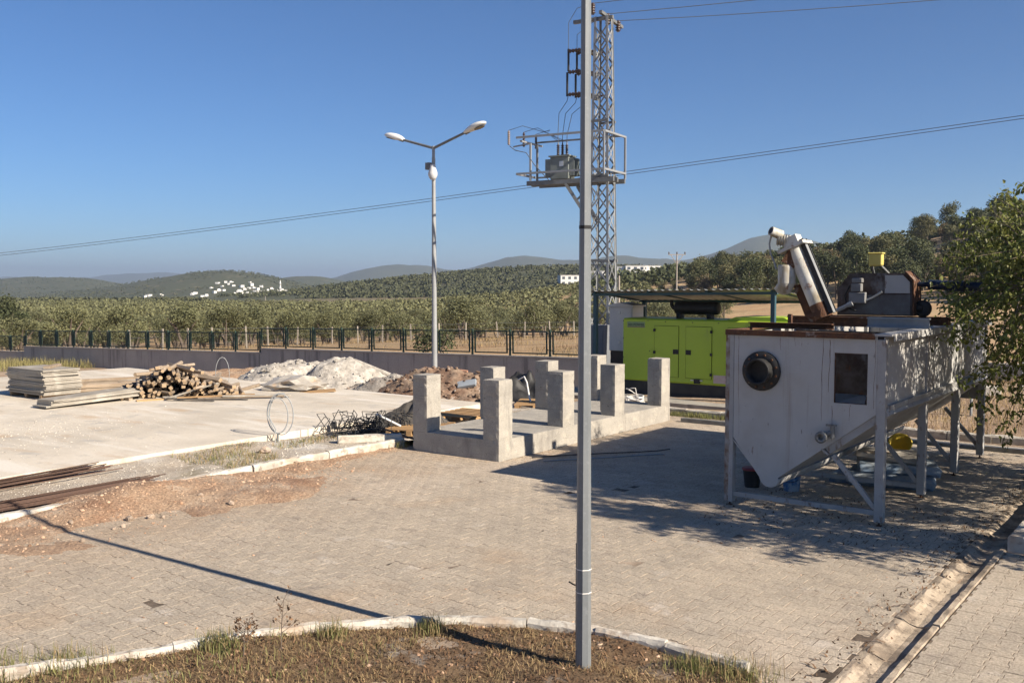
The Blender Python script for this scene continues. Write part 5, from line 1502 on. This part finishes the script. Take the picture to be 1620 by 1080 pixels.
# ================================================================== VEGETATION
def leaf_quads(C, size, aspect, rng, droop=0.0, flat=0.0):
    """C (n,3) centres -> diamond leaves with random orientation"""
    n = len(C)
    d = rng.normal(size=(n, 3)); d[:, 2] = d[:, 2] * (1 - flat) - droop
    d /= np.linalg.norm(d, axis=1)[:, None] + 1e-9
    e = rng.normal(size=(n, 3)); e -= d * (e * d).sum(1)[:, None]; e /= np.linalg.norm(e, axis=1)[:, None] + 1e-9
    s = size * rng.uniform(.6, 1.3, (n, 1))
    L = d * s; W = e * s * aspect
    V = np.stack([C - L * .5, C + W * .5 - L * .05, C + L * .5, C - W * .5 - L * .05], 1).reshape(-1, 3)
    F = np.arange(n * 4).reshape(n, 4)
    return V, F
def crown_points(blobs, n, rng, shell=.55):
    vol = np.array([b[3] * b[4] * b[5] for b in blobs]); vol = vol ** .75; vol /= vol.sum()
    k = rng.choice(len(blobs), n, p=vol)
    B = np.array(blobs)[k]
    d = rng.normal(size=(n, 3)); d /= np.linalg.norm(d, axis=1)[:, None]
    r = shell + (1 - shell) * rng.random(n) ** .6
    r = np.where(rng.random(n) < .15, rng.random(n) * shell, r)
    r *= 1 + .12 * rng.normal(size=n)
    return B[:, :3] + d * r[:, None] * B[:, 3:6]
def make_tree(name, seed, R_, H_, leafn, leaf, asp, m, trunk_h, tr=.16, nblob=11, label='', cat='tree', upright=0.0):
    rng = np.random.default_rng(seed)
    t = empty(name)
    blobs = []
    for k in range(nblob):
        a = rng.uniform(0, 6.28); rr_ = R_ * rng.uniform(.15, .72)
        z = trunk_h + (H_ - trunk_h) * rng.uniform(.22, .82)
        zc = (z - trunk_h) / (H_ - trunk_h)
        rr_ *= 1 - .55 * zc ** 2
        s = R_ * rng.uniform(.30, .5)
        blobs.append((rr_ * math.cos(a), rr_ * math.sin(a), z, s, s, s * (.8 + upright)))
    C = crown_points(blobs, leafn, rng)
    C = C[C[:, 2] > trunk_h * .55]
    V, F = leaf_quads(C, leaf, asp, rng, flat=.1)
    link('crown', np_mesh('crown', V, F, m), t)
    b = MB()
    for k in range(3):
        a = rng.uniform(0, 6.28); off = Vector((math.cos(a), math.sin(a), 0))
        b.path([off * tr * .3 + Vector((0, 0, -.3)), off * tr * .5 + Vector((0, 0, trunk_h * .6)), off * R_ * .25 + Vector((0, 0, trunk_h + (H_ - trunk_h) * .35)), off * R_ * .5 + Vector((0, 0, trunk_h + (H_ - trunk_h) * .62))], [tr, tr * .75, tr * .45, tr * .15], 7)
    link('trunk', b.mesh('trunk', m_bark), t)
    return t
def place(proto_used, proto, x, y, z, rz, s, label, group, cat='tree'):
    if proto not in proto_used:
        proto_used.add(proto); o = proto
    else:
        o = copy_tree(proto)
    o.location = (x, y, z); o.rotation_euler = (0, 0, rz); o.scale = (s * rg.uniform(.85, 1.2), s * rg.uniform(.85, 1.2), s * rg.uniform(.82, 1.12))
    tag(o, label, cat, group)
    return o
USED = set()
OLV = [make_tree('olive_tree', 100 + k, 2.3, 3.9 + .25 * (k % 3), 3000, .22, .42, m_olive, .75, .17, 8) for k in range(6)]
OAK = [make_tree('evergreen_oak', 200 + k, 3.0, 6.2 + .5 * k, 3000, .34, .55, m_oak, .9, .22, 14) for k in range(4)]
BRN = [make_tree('dry_leaved_tree', 300 + k, 2.8, 5.2, 2600, .32, .5, m_brown, .6, .18, 13) for k in range(2)]
REE = [make_tree('bright_green_tree', 400 + k, 2.4, 5.6, 2400, .30, .4, m_reed, .4, .12, 12, upright=.5) for k in range(2)]
SHR = [make_tree('scrub_bush', 500 + k, 1.3, 1.7, 1300, .17, .4, (m_oak, m_olive)[k % 2], .1, .05, 7) for k in range(3)]
rg = np.random.default_rng(77)
# --- olive grove, jittered grid; the nearest ones are trees of their own
cand = []
sp = 6.1
for i in range(-90, 40):
    for j in range(0, 90):
        x = i * sp + rg.uniform(-1.5, 1.5) + (j % 2) * 2.0; y = j * sp * .95 + rg.uniform(-1.5, 1.5)
        d = x * FW.x + y * FW.y
        if d < 48 or d > 420: continue
        lat = x * RT.x + y * RT.y
        px = 810 + 1535 * lat / d
        if px < -80 or px > 1700: continue
        lim = 59 + rg.uniform(-3, 5) + 19 * float(sstep(330, 520, px)) + (0 if px < 780 else (px - 780) / 200 * 10)
        if px > 1150: continue
        if d < lim: continue
        hillz = 30 * math.exp(-((x + 10) / 110) ** 2 - ((y - 330) / 125) ** 2)
        if hillz > 5: continue
        cand.append((d, x, y, px))
cand.sort()
OL_L = 'silvery green olive tree of the grove beyond the fence'
n_ol = 0
rest = []
for d, x, y, px in cand:
    z = float(terrain_z(x, y))
    if n_ol < 290 and d < 175:
        place(USED, OLV[int(rg.integers(6))], x, y, z - .05, rg.uniform(0, 6.28), rg.uniform(.66, .98), OL_L, 'olive trees of the grove')
        n_ol += 1
    else:
        rest.append((x, y, z, d))
# --- hillside trees on the right: individuals
cnt = 0
hs = []
for _ in range(2600):
    px = rg.uniform(930, 1680); d = rg.uniform(95, 345)
    x, y = polar(bearing(px), d)
    z = float(terrain_z(x, y))
    hz = 30 * math.exp(-((x + 10) / 110) ** 2 - ((y - 330) / 125) ** 2)
    pyg = 446 - (z - 3) / d * 1535
    # open straw field on the slope
    if 1365 < px < 1640 and 392 < pyg < 418: continue
    if px < 1150 and d < 175: continue
    if pyg > 478: continue
    if d < 120 and pyg > 452 and rg.random() < .8: continue
    if any((x - a) ** 2 + (y - c) ** 2 < (3.6 if d > 180 else 4.4) ** 2 for a, c, *_ in hs): continue
    hs.append((x, y, z, px, d))
hs = sorted(hs, key=lambda h: h[4])
for x, y, z, px, d in hs[:260]:
    u = rg.random()
    if px < 1090 and u < .8: u = .9
    if u < .52: place(USED, OAK[int(rg.integers(4))], x, y, z - .1, rg.uniform(0, 6.28), rg.uniform(.75, 1.3), 'dark evergreen oak growing on the right hand hillside', 'oaks on the hillside')
    elif u < .70: place(USED, BRN[int(rg.integers(2))], x, y, z - .1, rg.uniform(0, 6.28), rg.uniform(.75, 1.2), 'brownish dry leaved tree on the right hand hillside', 'dry trees on the hillside')
    elif u < .80: place(USED, REE[int(rg.integers(2))], x, y, z - .1, rg.uniform(0, 6.28), rg.uniform(.6, .95), 'bright green leafy tree on the right hand hillside', 'green trees on the hillside')
    else: place(USED, SHR[int(rg.integers(3))], x, y, z - .05, rg.uniform(0, 6.28), rg.uniform(.8, 1.5), 'low rounded scrub bush on the right hand hillside', 'bushes on the hillside')
x, y = polar(bearing(1497), 262); place(USED, OAK[3], x, y, float(terrain_z(x, y)), 1.0, 1.25, 'tallest round topped oak on the crest of the right hill', None)
x, y = polar(bearing(12), 105); place(USED, OAK[1], x, y, float(terrain_z(x, y)), 1.0, 1.05, 'large dark oak standing above the olives', None)
x, y = polar(bearing(693), 37.6); place(USED, SHR[0], x, y, float(terrain_z(x, y)) - .1, .3, .9, 'round dark bush growing in the straw field behind the fence', None, 'bush')
x, y = polar(bearing(150), 49); place(USED, SHR[1], x, y, float(terrain_z(x, y)) - .1, .3, .7, 'small bush among dry weeds behind the stepped wall', None, 'bush')
# --- far wood: merged small crowns
def wood(name, pts, leafn, leaf, m, label, size):
    Vs = []; Fs = []; n = 0
    rng = np.random.default_rng(5)
    P_ = np.array(pts)
    C = np.repeat(P_[:, :3], leafn, 0)
    sz = np.repeat(size * rng.uniform(.6, 1.25, len(P_)), leafn)
    d = rng.normal(size=(len(C), 3)); d /= np.linalg.norm(d, axis=1)[:, None]
    d *= (.55 + .45 * rng.random(len(C)) ** .5)[:, None]
    d[:, 2] = d[:, 2] * .72 + .62
    C = C + d * sz[:, None]
    V, F = leaf_quads(C, leaf, .8, rng)
    o = link(name, np_mesh(name, V, F, m)); tag(o, label, 'woodland', kind='stuff')
wood('far_olive_grove', [r for r in rest], 85, .72, m_olive, 'far olive grove merging into one mass', 1.75)
wood('far_hillside_wood', [h[:3] for h in hs[260:]] or [(0, 400, 10)], 60, 1.2, m_oak, 'far oak wood along the crest of the hill', 3.0)
pts = []
for _ in range(30000):
    px = rg.uniform(-60, 1300); d = 430 * (2300 / 430) ** rg.random()
    x, y = polar(bearing(px), d)
    if fbm(np.array(x / 90), np.array(y / 90), 3, 41) < .40: continue
    pts.append((x, y, float(terrain_z(x, y)) - .3))
wood('far_scrub_wood', pts, 10, 1.7, mat('far_scrub_leaf', (.06, .067, .034), (.08, .082, .043), .01, rough=.9, island=.3, coord='pos'), 'far scrub and pine wood covering the hills', 2.0)

# --- concrete post fence in the field
ff = thing('field_fence', 'thin concrete post and wire fence along the olive grove', 'fence')
b = MB(); b.box(-.04, .04, -.04, .04, -.3, 1.25); fp_me = b.mesh('post', mat('pale_post', (.36, .32, .27), (.26, .23, .19), 4, rough=.95, rand=.12))
prev = None
for k, px in enumerate(list(range(-10, 1010, 44)) + list(range(1010, 1280, 24))):
    px_ = px + rg.uniform(-7, 7)
    d = 52 + 17 * float(sstep(330, 520, px)) + (0 if px < 780 else (px - 780) / 200 * 10) + rg.uniform(-1, 1) - (5 if px < 150 else 0)
    x, y = polar(bearing(px_), d); z = float(terrain_z(x, y))
    o = link('post', fp_me, ff, (x, y, z), (rg.normal(0, .03), rg.normal(0, .03), rg.uniform(0, 1.5)))
    if prev is not None:
        for h in (.4, .8, 1.15):
            b = MB(); b.tube(prev + Vector((0, 0, h)), Vector((x, y, z + h)), .008, n=4, cap=False); b.build('wire', m_wire, ff)
    prev = Vector((x, y, z))

# --- grass and straw
def blades(name, pts, h, w, m, label, rng, lean=.5, cat='grass', kind='stuff'):
    P_ = np.array(pts); n = len(P_)
    hh = h * rng.uniform(.45, 1.25, n)
    a = rng.uniform(0, 6.28, n); ln_ = rng.normal(0, lean, n)
    dx = np.cos(a) * ln_ * hh; dy = np.sin(a) * ln_ * hh
    b_ = rng.uniform(0, 6.28, n); wx = np.cos(b_) * w / 2; wy = np.sin(b_) * w / 2
    z0 = P_[:, 2]
    p0 = np.stack([P_[:, 0] - wx, P_[:, 1] - wy, z0], 1); p1 = np.stack([P_[:, 0] + wx, P_[:, 1] + wy, z0], 1)
    m1 = np.stack([P_[:, 0] + dx * .35 + wx * .7, P_[:, 1] + dy * .35 + wy * .7, z0 + hh * .6], 1); m0 = np.stack([P_[:, 0] + dx * .35 - wx * .7, P_[:, 1] + dy * .35 - wy * .7, z0 + hh * .6], 1)
    tp = np.stack([P_[:, 0] + dx, P_[:, 1] + dy, z0 + hh * np.clip(1 - .3 * np.abs(ln_), .35, 1)], 1)
    V = np.stack([p0, p1, m1, m0, tp], 1).reshape(-1, 3)
    i = np.arange(n)[:, None] * 5
    F = np.concatenate([i + np.array([[0, 1, 2]]), i + np.array([[0, 2, 3]]), i + np.array([[3, 2, 4]])])
    o = link(name, np_mesh(name, V, F, m)); tag(o, label, cat, kind=kind)
    return o
rg2 = np.random.default_rng(31)
def isl_pt(cond=None, n=1000):
    out = []
    while len(out) < n:
        x = rg2.uniform(-8.8, -2.6); y = rg2.uniform(1.8, 6.95)
        if not in_poly(x, y, ISL) or not seen(x, y, 0, 120): continue
        if cond is not None and not cond(x, y): continue
        out.append((x, y, float(isl_z(np.array(x), np.array(y)))))
    return out
blades('dead_grass', isl_pt(lambda x, y: vnoise(x * 1.6, y * 1.6, 4) > .45, 10000), .05, .006, m_grassd, 'cut dead grass lying over the pole bed', rg2, 2.0)
blades('leaf_litter', isl_pt(None, 8000), .035, .012, m_litter, 'brown leaf litter and roots over the pole bed', rg2, 2.0)
items = [(x, y, z, .006 + .02 * rg2.random() ** 3, int(rg2.integers(6))) for x, y, z in isl_pt(None, 700)]
o = link('bed_clods', merged_rocks('bed_clods', items, m_crumb)); tag(o, 'small clods and stones lying in the pole bed', 'stones', kind='stuff')
def green_zone(x, y):
    # greener along the left kerb
    return (vnoise(x * 1.3 + 7, y * 1.3, 6) > .45) and (x < -5.3) and rg2.random() < (.9 if x < -6.2 else .35)
blades('green_grass', isl_pt(green_zone, 1000), .085, .007, m_grassg, 'green grass tufts along the kerb of the pole bed', rg2, .55)
pts = []
for cx_, cy_, n, s in ((-7.25, 3.85, 260, .16), (-7.7, 3.35, 420, .2), (-2.95, 6.82, 240, .13), (-3.3, 6.72, 200, .1), (-6.55, 4.75, 260, .1), (-5.45, 6.12, 160, .07), (-6.0, 5.5, 160, .08)):
    for _ in range(n):
        x, y = rg2.normal(cx_, s), rg2.normal(cy_, s * .8)
        pts.append((x, y, max(0, float(isl_z(np.array(x), np.array(y))) if in_poly(x, y, ISL) else .0)))
blades('kerb_grass', pts, .13, .006, m_grassg, 'longer green grass tufts spilling over the curved kerb', rg2, .5)
blades('kerb_straw', [(x + .05, y, z) for x, y, z in pts[::3]], .17, .005, m_grassd, 'dry straw stalks among the kerb grass', rg2, .5)
# litter and grit on the paving, pebbles on the slab
items = []
for _ in range(2600):
    x = rg2.uniform(-12.0, -2.4); y = rg2.uniform(4.5, 19)
    if in_poly(x, y, ISL) or (PLINTH[0] < x < PLINTH[1] and PLINTH[2] < y < PLINTH[3]): continue
    if vnoise(x * .5, y * .5, 14) < .35: continue
    items.append((x, y, .002, .004 + .012 * rg2.random() ** 4, int(rg2.integers(6))))
o = link('paving_grit', merged_rocks('paving_grit', items, m_crumb)); tag(o, 'loose grit scattered over the paving', 'grit', kind='stuff')
items = []
for _ in range(1500):
    x = rg2.normal(-18.2, 1.3); y = rg2.normal(8.6, 1.5)
    if x > -14.4: continue
    items.append((x, y, .203, .006 + .014 * rg2.random() ** 3, int(rg2.integers(6))))
for _ in range(1800):
    x = rg2.uniform(-14.1, -12.3); y = rg2.uniform(6, 13)
    items.append((x, y, float(strip_z(np.array(x), np.array(y))), .006 + .016 * rg2.random() ** 3, int(rg2.integers(6))))
o = link('pale_gravel', merged_rocks('pale_gravel', items, mat('pale_pebble', (.52, .48, .41), (.40, .37, .32), 3, rough=1, island=.25))); tag(o, 'pale gravel scattered over slab and strip', 'gravel', kind='stuff')
pts = [(rg2.normal(-2.42, .12), rg2.uniform(6, 19), .004) for _ in range(500)] + [(rg2.uniform(-5.5, -2.4), rg2.uniform(11, 13.5), .003) for _ in range(500)]
blades('leaf_scraps', pts, .03, .018, m_litter, 'dry leaf scraps blown along the drain channel', rg2, 3.0)
# weed stalks
def weed(label, x, y, z, h, seed, m=m_litter):
    r2 = random.Random(seed)
    t = thing('dry_weed', label, 'weed', (x, y, z))
    b = MB(); lv = []
    b.path([(0, 0, 0), (.01, 0, h * .5), (.03, .01, h)], [.005, .004, .002], 5)
    for k in range(7):
        zz = h * (.35 + .09 * k); a = r2.uniform(0, 6.28); L_ = h * r2.uniform(.12, .28)
        e = Vector((.02 + math.cos(a) * L_, math.sin(a) * L_, zz + L_ * .8)); b.path([(.01, 0, zz), e], [.003, .0015], 4)
        for _ in range(9): lv.append(e + Vector((r2.gauss(0, .015), r2.gauss(0, .015), r2.gauss(0, .02))))
    b.build('stalk', m_bark, t)
    V, F = leaf_quads(np.array([tuple(v) for v in lv]), .03, .6, np.random.default_rng(seed))
    link('seed_heads', np_mesh('seed_heads', V, F, m), t)['kind'] = 'stuff'
weed('tall dry brown weed with seed heads by the curved kerb', -6.05, 5.0, .05, .42, 1)
weed('shorter dry weed beside the tall one in the bed', -6.2, 4.75, .05, .3, 2)
weed('small dry weed growing near the lamp pole shadow', -6.35, 4.9, .05, .24, 3)
# strip weeds
pts = []
for _ in range(3800):
    y = rg2.uniform(9.3, 13.6); x = rg2.uniform(-14.0, -12.4)
    if vnoise(x * 2 + 3, y * 1.2, 9) < .52: continue
    pts.append((x, y, float(strip_z(np.array(x), np.array(y)))))
blades('strip_weeds', pts[:len(pts) // 2], .10, .008, m_grassg, 'low green weeds growing in the gravel strip', rg2, .8)
blades('strip_straw', pts[len(pts) // 2:], .10, .008, m_grassd, 'dry weeds growing in the gravel strip', rg2, .9)
# generator kerb weeds and the dry corner behind the tank
pts = [(rg2.uniform(-10.2, -8.4), rg2.normal(19.6, .07), 0) for _ in range(700)] + [(rg2.normal(-12.2, .12), rg2.normal(12.75, .1), .02) for _ in range(160)]
blades('kerb_weeds', pts, .14, .008, m_grassg, 'green weeds along the generator kerb', rg2, .7)
pts = []
for _ in range(9000):
    x = rg2.uniform(-9.0, 1.0); y = rg2.uniform(20.05, 27.5)
    if x < -7.4 and y < 24.6: continue
    pts.append((x, y, float(yard_z(np.array(x), np.array(y)))))
blades('corner_straw', pts, .22, .012, m_grassd, 'dry straw grass behind the kerb in the yard corner', rg2, .8)
# straw in the field
pts = []
for _ in range(20000):
    px = rg2.uniform(-40, 1500); d = rg2.uniform(33, 75) if px < 1100 else rg2.uniform(33, 110)
    x, y = polar(bearing(px), d)
    if y < 28: continue
    if vnoise(x * .35, y * .35, 8) < .5: continue
    pts.append((x, y, float(terrain_z(x, y))))
blades('field_straw', pts, .2, .03, m_grassd, 'dry straw standing in the field beyond the fence', rg2, .7)
# weeds at the foot of the wall on the left
pts = []
for _ in range(5200):
    x = rg2.uniform(-54, -44); y = rg2.uniform(20.0, 26.8)
    if vnoise(x * .6, y * .6, 3) < .45 + .35 * float(sstep(-49, -44, x)): continue
    pts.append((x, y, float(yard_z(np.array(x), np.array(y)))))
blades('wall_weeds', pts, .5, .022, mat('olive_weed', (.20, .19, .075), (.26, .22, .10), 2, rough=.9, trans=.2, island=.4), 'tall yellowish green weeds at the foot of the wall', rg2, .4)

# --- the overhanging trees on the right
def near_tree(label, base, centre, rad, ntw, nleaf, seed, trunk_top, leaf=.085):
    rng = np.random.default_rng(seed); r2 = random.Random(seed)
    t = thing('overhanging_tree', label, 'tree', base)
    B = Vector(base)
    top = Vector(trunk_top) - B
    b = MB(); b.path([(0, 0, -.2), (.04, .02, top.z * .5), tuple(top)], [.12, .10, .075], 9); b.build('trunk', m_bark, t)
    LC = []; twigs = MB(); limbs = MB()
    majors = []
    C0 = Vector(centre) - B
    for k in range(9):
        a = k / 9 * 6.28 + r2.uniform(-.3, .3)
        e = C0 + Vector((math.cos(a) * rad[0] * .55, math.sin(a) * rad[1] * .55, r2.uniform(-.35, .55) * rad[2]))
        mid = top.lerp(e, .5) + Vector((0, 0, .25))
        limbs.path([top, mid, e], [.055, .038, .022], 6); majors.append((top, mid, e))
    for k in range(ntw):
        d = Vector(rng.normal(size=3)); d.normalize()
        q = r2.uniform(.6, 1.0)
        e = C0 + Vector((d.x * rad[0], d.y * rad[1], d.z * rad[2])) * q
        mj = min(majors, key=lambda m_: (m_[2] - e).length + r2.uniform(0, .5))
        s = mj[1].lerp(mj[2], r2.uniform(.2, 1.0))
        L_ = (e - s).length
        mid = s.lerp(e, .55) + Vector((r2.gauss(0, .08), r2.gauss(0, .08), .12 * L_))
        e = e + Vector((0, 0, -.10 * L_))
        twigs.path([s, mid, e], [.013, .008, .0035], 4)
        n = max(6, int(nleaf * min(1.4, L_ / 1.2)))
        for i in range(n):
            u = .25 + .75 * r2.random() ** .7
            p = s.lerp(mid, u * 2) if u < .5 else mid.lerp(e, u * 2 - 1)
            LC.append(p + Vector((r2.gauss(0, .06), r2.gauss(0, .06), r2.gauss(-.03, .06))))
    limbs.build('limbs', m_bark, t)
    tw = twigs.build('twigs', m_bark, t); tw['kind'] = 'stuff'
    C = np.array([tuple(v) for v in LC]); n = len(C)
    d = rng.normal(size=(n, 3)) * np.array([.6, .6, .5]) - np.array([0, 0, .75]); d /= np.linalg.norm(d, axis=1)[:, None]
    e = rng.normal(size=(n, 3)); e -= d * (e * d).sum(1)[:, None]; e /= np.linalg.norm(e, axis=1)[:, None]
    nn = np.cross(d, e)
    s = leaf * rng.uniform(.55, 1.25, (n, 1))
    L = d * s; W = e * s * .27; N_ = nn * s * .09
    V = np.stack([C, C + L * .35 + W + N_, C + L * .75 + W * .65 + N_, C + L, C + L * .75 - W * .65 + N_, C + L * .35 - W + N_, C + L * .5], 1).reshape(-1, 3)
    i = np.arange(n)[:, None] * 7
    F = np.concatenate([i + np.array([[0, 1, 2, 6]]), i + np.array([[6, 2, 3, 3]]), i + np.array([[0, 6, 4, 5]]), i + np.array([[6, 3, 4, 4]])])
    F3 = np.concatenate([i + np.array([q]) for q in ([0, 1, 6], [1, 2, 6], [2, 3, 6], [3, 4, 6], [4, 5, 6], [5, 0, 6])])
    o = link('leaves', np_mesh('leaves', V, F3, m_tleaf), t); o['kind'] = 'stuff'
near_tree('leafy tree overhanging the tail of the hopper tank', (.6, 16.2, .05), (-.95, 15.9, 2.75), (3.15, 3.1, 2.4), 500, 62, 3, (.2, 16.1, 1.9))
near_tree('leafy tree shading the paving beside the drain channel', (1.6, 11.9, .05), (.65, 12.3, 3.3), (2.1, 2.2, 1.9), 420, 66, 5, (1.3, 11.8, 2.0))
near_tree('low leafy shrub behind the planting kerb', (-.9, 16.9, .05), (-1.3, 16.6, .75), (1.1, 1.4, .75), 45, 34, 8, (-1.0, 16.8, .4), .07)

# ================================================================== HOUSES
def on_ray(px, py, d0, d1, default):
    for d in np.arange(d0, d1, 6.0):
        x, y = polar(bearing(px), d); z = CAM_H + d * (446.2 - py) / 1535
        if float(terrain_z(x, y)) >= z: return d
    return default
def house(name, label, px, py_base, dist, w, dp, h, rz, wins, group=None, storeys=1):
    dist = on_ray(px, py_base, 420, 1000, dist)
    x, y = polar(bearing(px), dist)
    z = CAM_H + dist * (446.2 - py_base) / 1535
    t = thing(name, label, 'house', (x, y, z), YAW + rz, group)
    b = MB(); b.box(-w / 2, w / 2, -dp / 2, dp / 2, -4, h); b.build('wall', m_house, t)
    b = MB(); b.box(-w / 2 - .2, w / 2 + .2, -dp / 2 - .2, dp / 2 + .2, h, h + .25); b.build('roof', m_rooft, t)
    if wins:
        for s in range(storeys):
            for k in range(wins):
                xx = -w / 2 + w * (k + .5) / wins
                b = MB(); b.box(xx - .22 * w / wins, xx + .22 * w / wins, -dp / 2 - .12, -dp / 2 - .01, h * (s + .3) / storeys, h * (s + .78) / storeys); b.build('window', m_window, t)
    return t
big = [(903, 452, 640, 15, 10, 6.4, 4, 2, 'white two storey house with dark windows left of the pylon'), (945, 441, 700, 9, 8, 5, 2, 1, 'small white house seen through the pylon lattice'),
       (965, 446, 690, 12, 8, 5, 3, 1, 'low white house right beside the pylon'), (985, 436, 740, 7, 7, 6, 2, 2, 'narrow white house between pylon and trees'),
       (1004, 437, 740, 13, 9, 7, 3, 2, 'white block house among trees on the far slope'), (1028, 437, 760, 13, 9, 7, 3, 2, 'white block house nearest the far utility pole'), (1100, 424, 800, 12, 8, 4, 2, 1, 'low white house high on the wooded slope')]
for px, pb_, d, w, dp, h, wn_, st_, lab in big:
    house('far_house', lab, px, pb_, d, w, dp, h, rg.uniform(-.4, .4), wn_, None, st_)
b0 = MB(); b0.box(-6, 6, -5, 5, -5, 5); b0.box(-6.2, 6.2, -5.2, 5.2, 5.003, 5.4); h1 = b0.mesh('village_house', m_house)
b0 = MB(); b0.box(-4, 4, -4, 4, -5, 6.5); b0.box(-4.1, 4.1, -4.1, 4.1, 6.503, 6.9); h2 = b0.mesh('village_house', m_house)
b0 = MB(); b0.box(-9, 9, -5, 5, -5, 4.2); b0.box(-5, 0, -4, 4, 4.203, 6.8); h3 = b0.mesh('village_house', m_house)
vp = [(345, 449), (358, 448), (366, 447), (396, 447), (399, 452), (402, 456), (405, 462), (352, 455), (347, 460), (354, 460), (340, 464), (335, 456), (370, 453), (362, 451), (380, 462), (384, 466), (392, 464), (388, 459), (375, 470), (366, 473), (412, 463), (418, 461), (424, 460), (430, 458), (437, 461), (443, 462), (448, 461), (416, 470), (408, 459), (400, 466), (321, 470), (327, 469), (306, 466), (310, 465), (255, 467), (258, 468), (236, 469), (230, 471), (222, 474), (383, 454), (414, 455), (442, 473), (446, 472), (268, 476), (372, 465), (395, 457)]
hm = (h1, h2, h3)
for k, (px, py) in enumerate(vp):
    d = on_ray(px, py, 1000, 1900, 1560.0)
    x, y = polar(bearing(px), d); z = CAM_H + d * (446.2 - py) / 1535
    o = link('village_house', hm[k % 3], None, (x, y, z), (0, 0, rg.uniform(0, 3.1))); s = rg.uniform(.3, .62); o.scale = (s, s, s)
    tag(o, 'small white house of the hill village beyond the olives', 'house', 'houses of the hill village')
x, y = polar(bearing(444), 1420); z = CAM_H + 1420 * (446.2 - 462) / 1535
t = thing('minaret', 'slim white minaret rising over the hill village', 'minaret', (x, y, z))
b = MB(); b.lathe([(1.6, -4), (1.6, 6), (1.1, 6.2), (1.1, 12), (1.7, 12.2), (1.7, 12.8), (.9, 12.9), (.9, 15), (.0, 18)], n=12); b.build('shaft', m_house, t)

# ================================================================== HAZE
b = MB(); b.box(-17500, 17500, -17500, 17500, -75, 260)
hz = b.build('haze', None); tag(hz, 'thin blue summer haze over the valley', 'haze', kind='stuff')
hm_ = bpy.data.materials.new('haze'); hm_.use_nodes = True
N = hm_.node_tree.nodes; N.clear()
vo = N.new('ShaderNodeVolumePrincipled'); oo = N.new('ShaderNodeOutputMaterial')
vo.inputs['Color'].default_value = (.64, .78, .97, 1)
vo.inputs['Density'].default_value = 1.3e-4
vo.inputs['Anisotropy'].default_value = .25
hm_.node_tree.links.new(vo.outputs[0], oo.inputs['Volume'])
hz.data.materials.append(hm_)
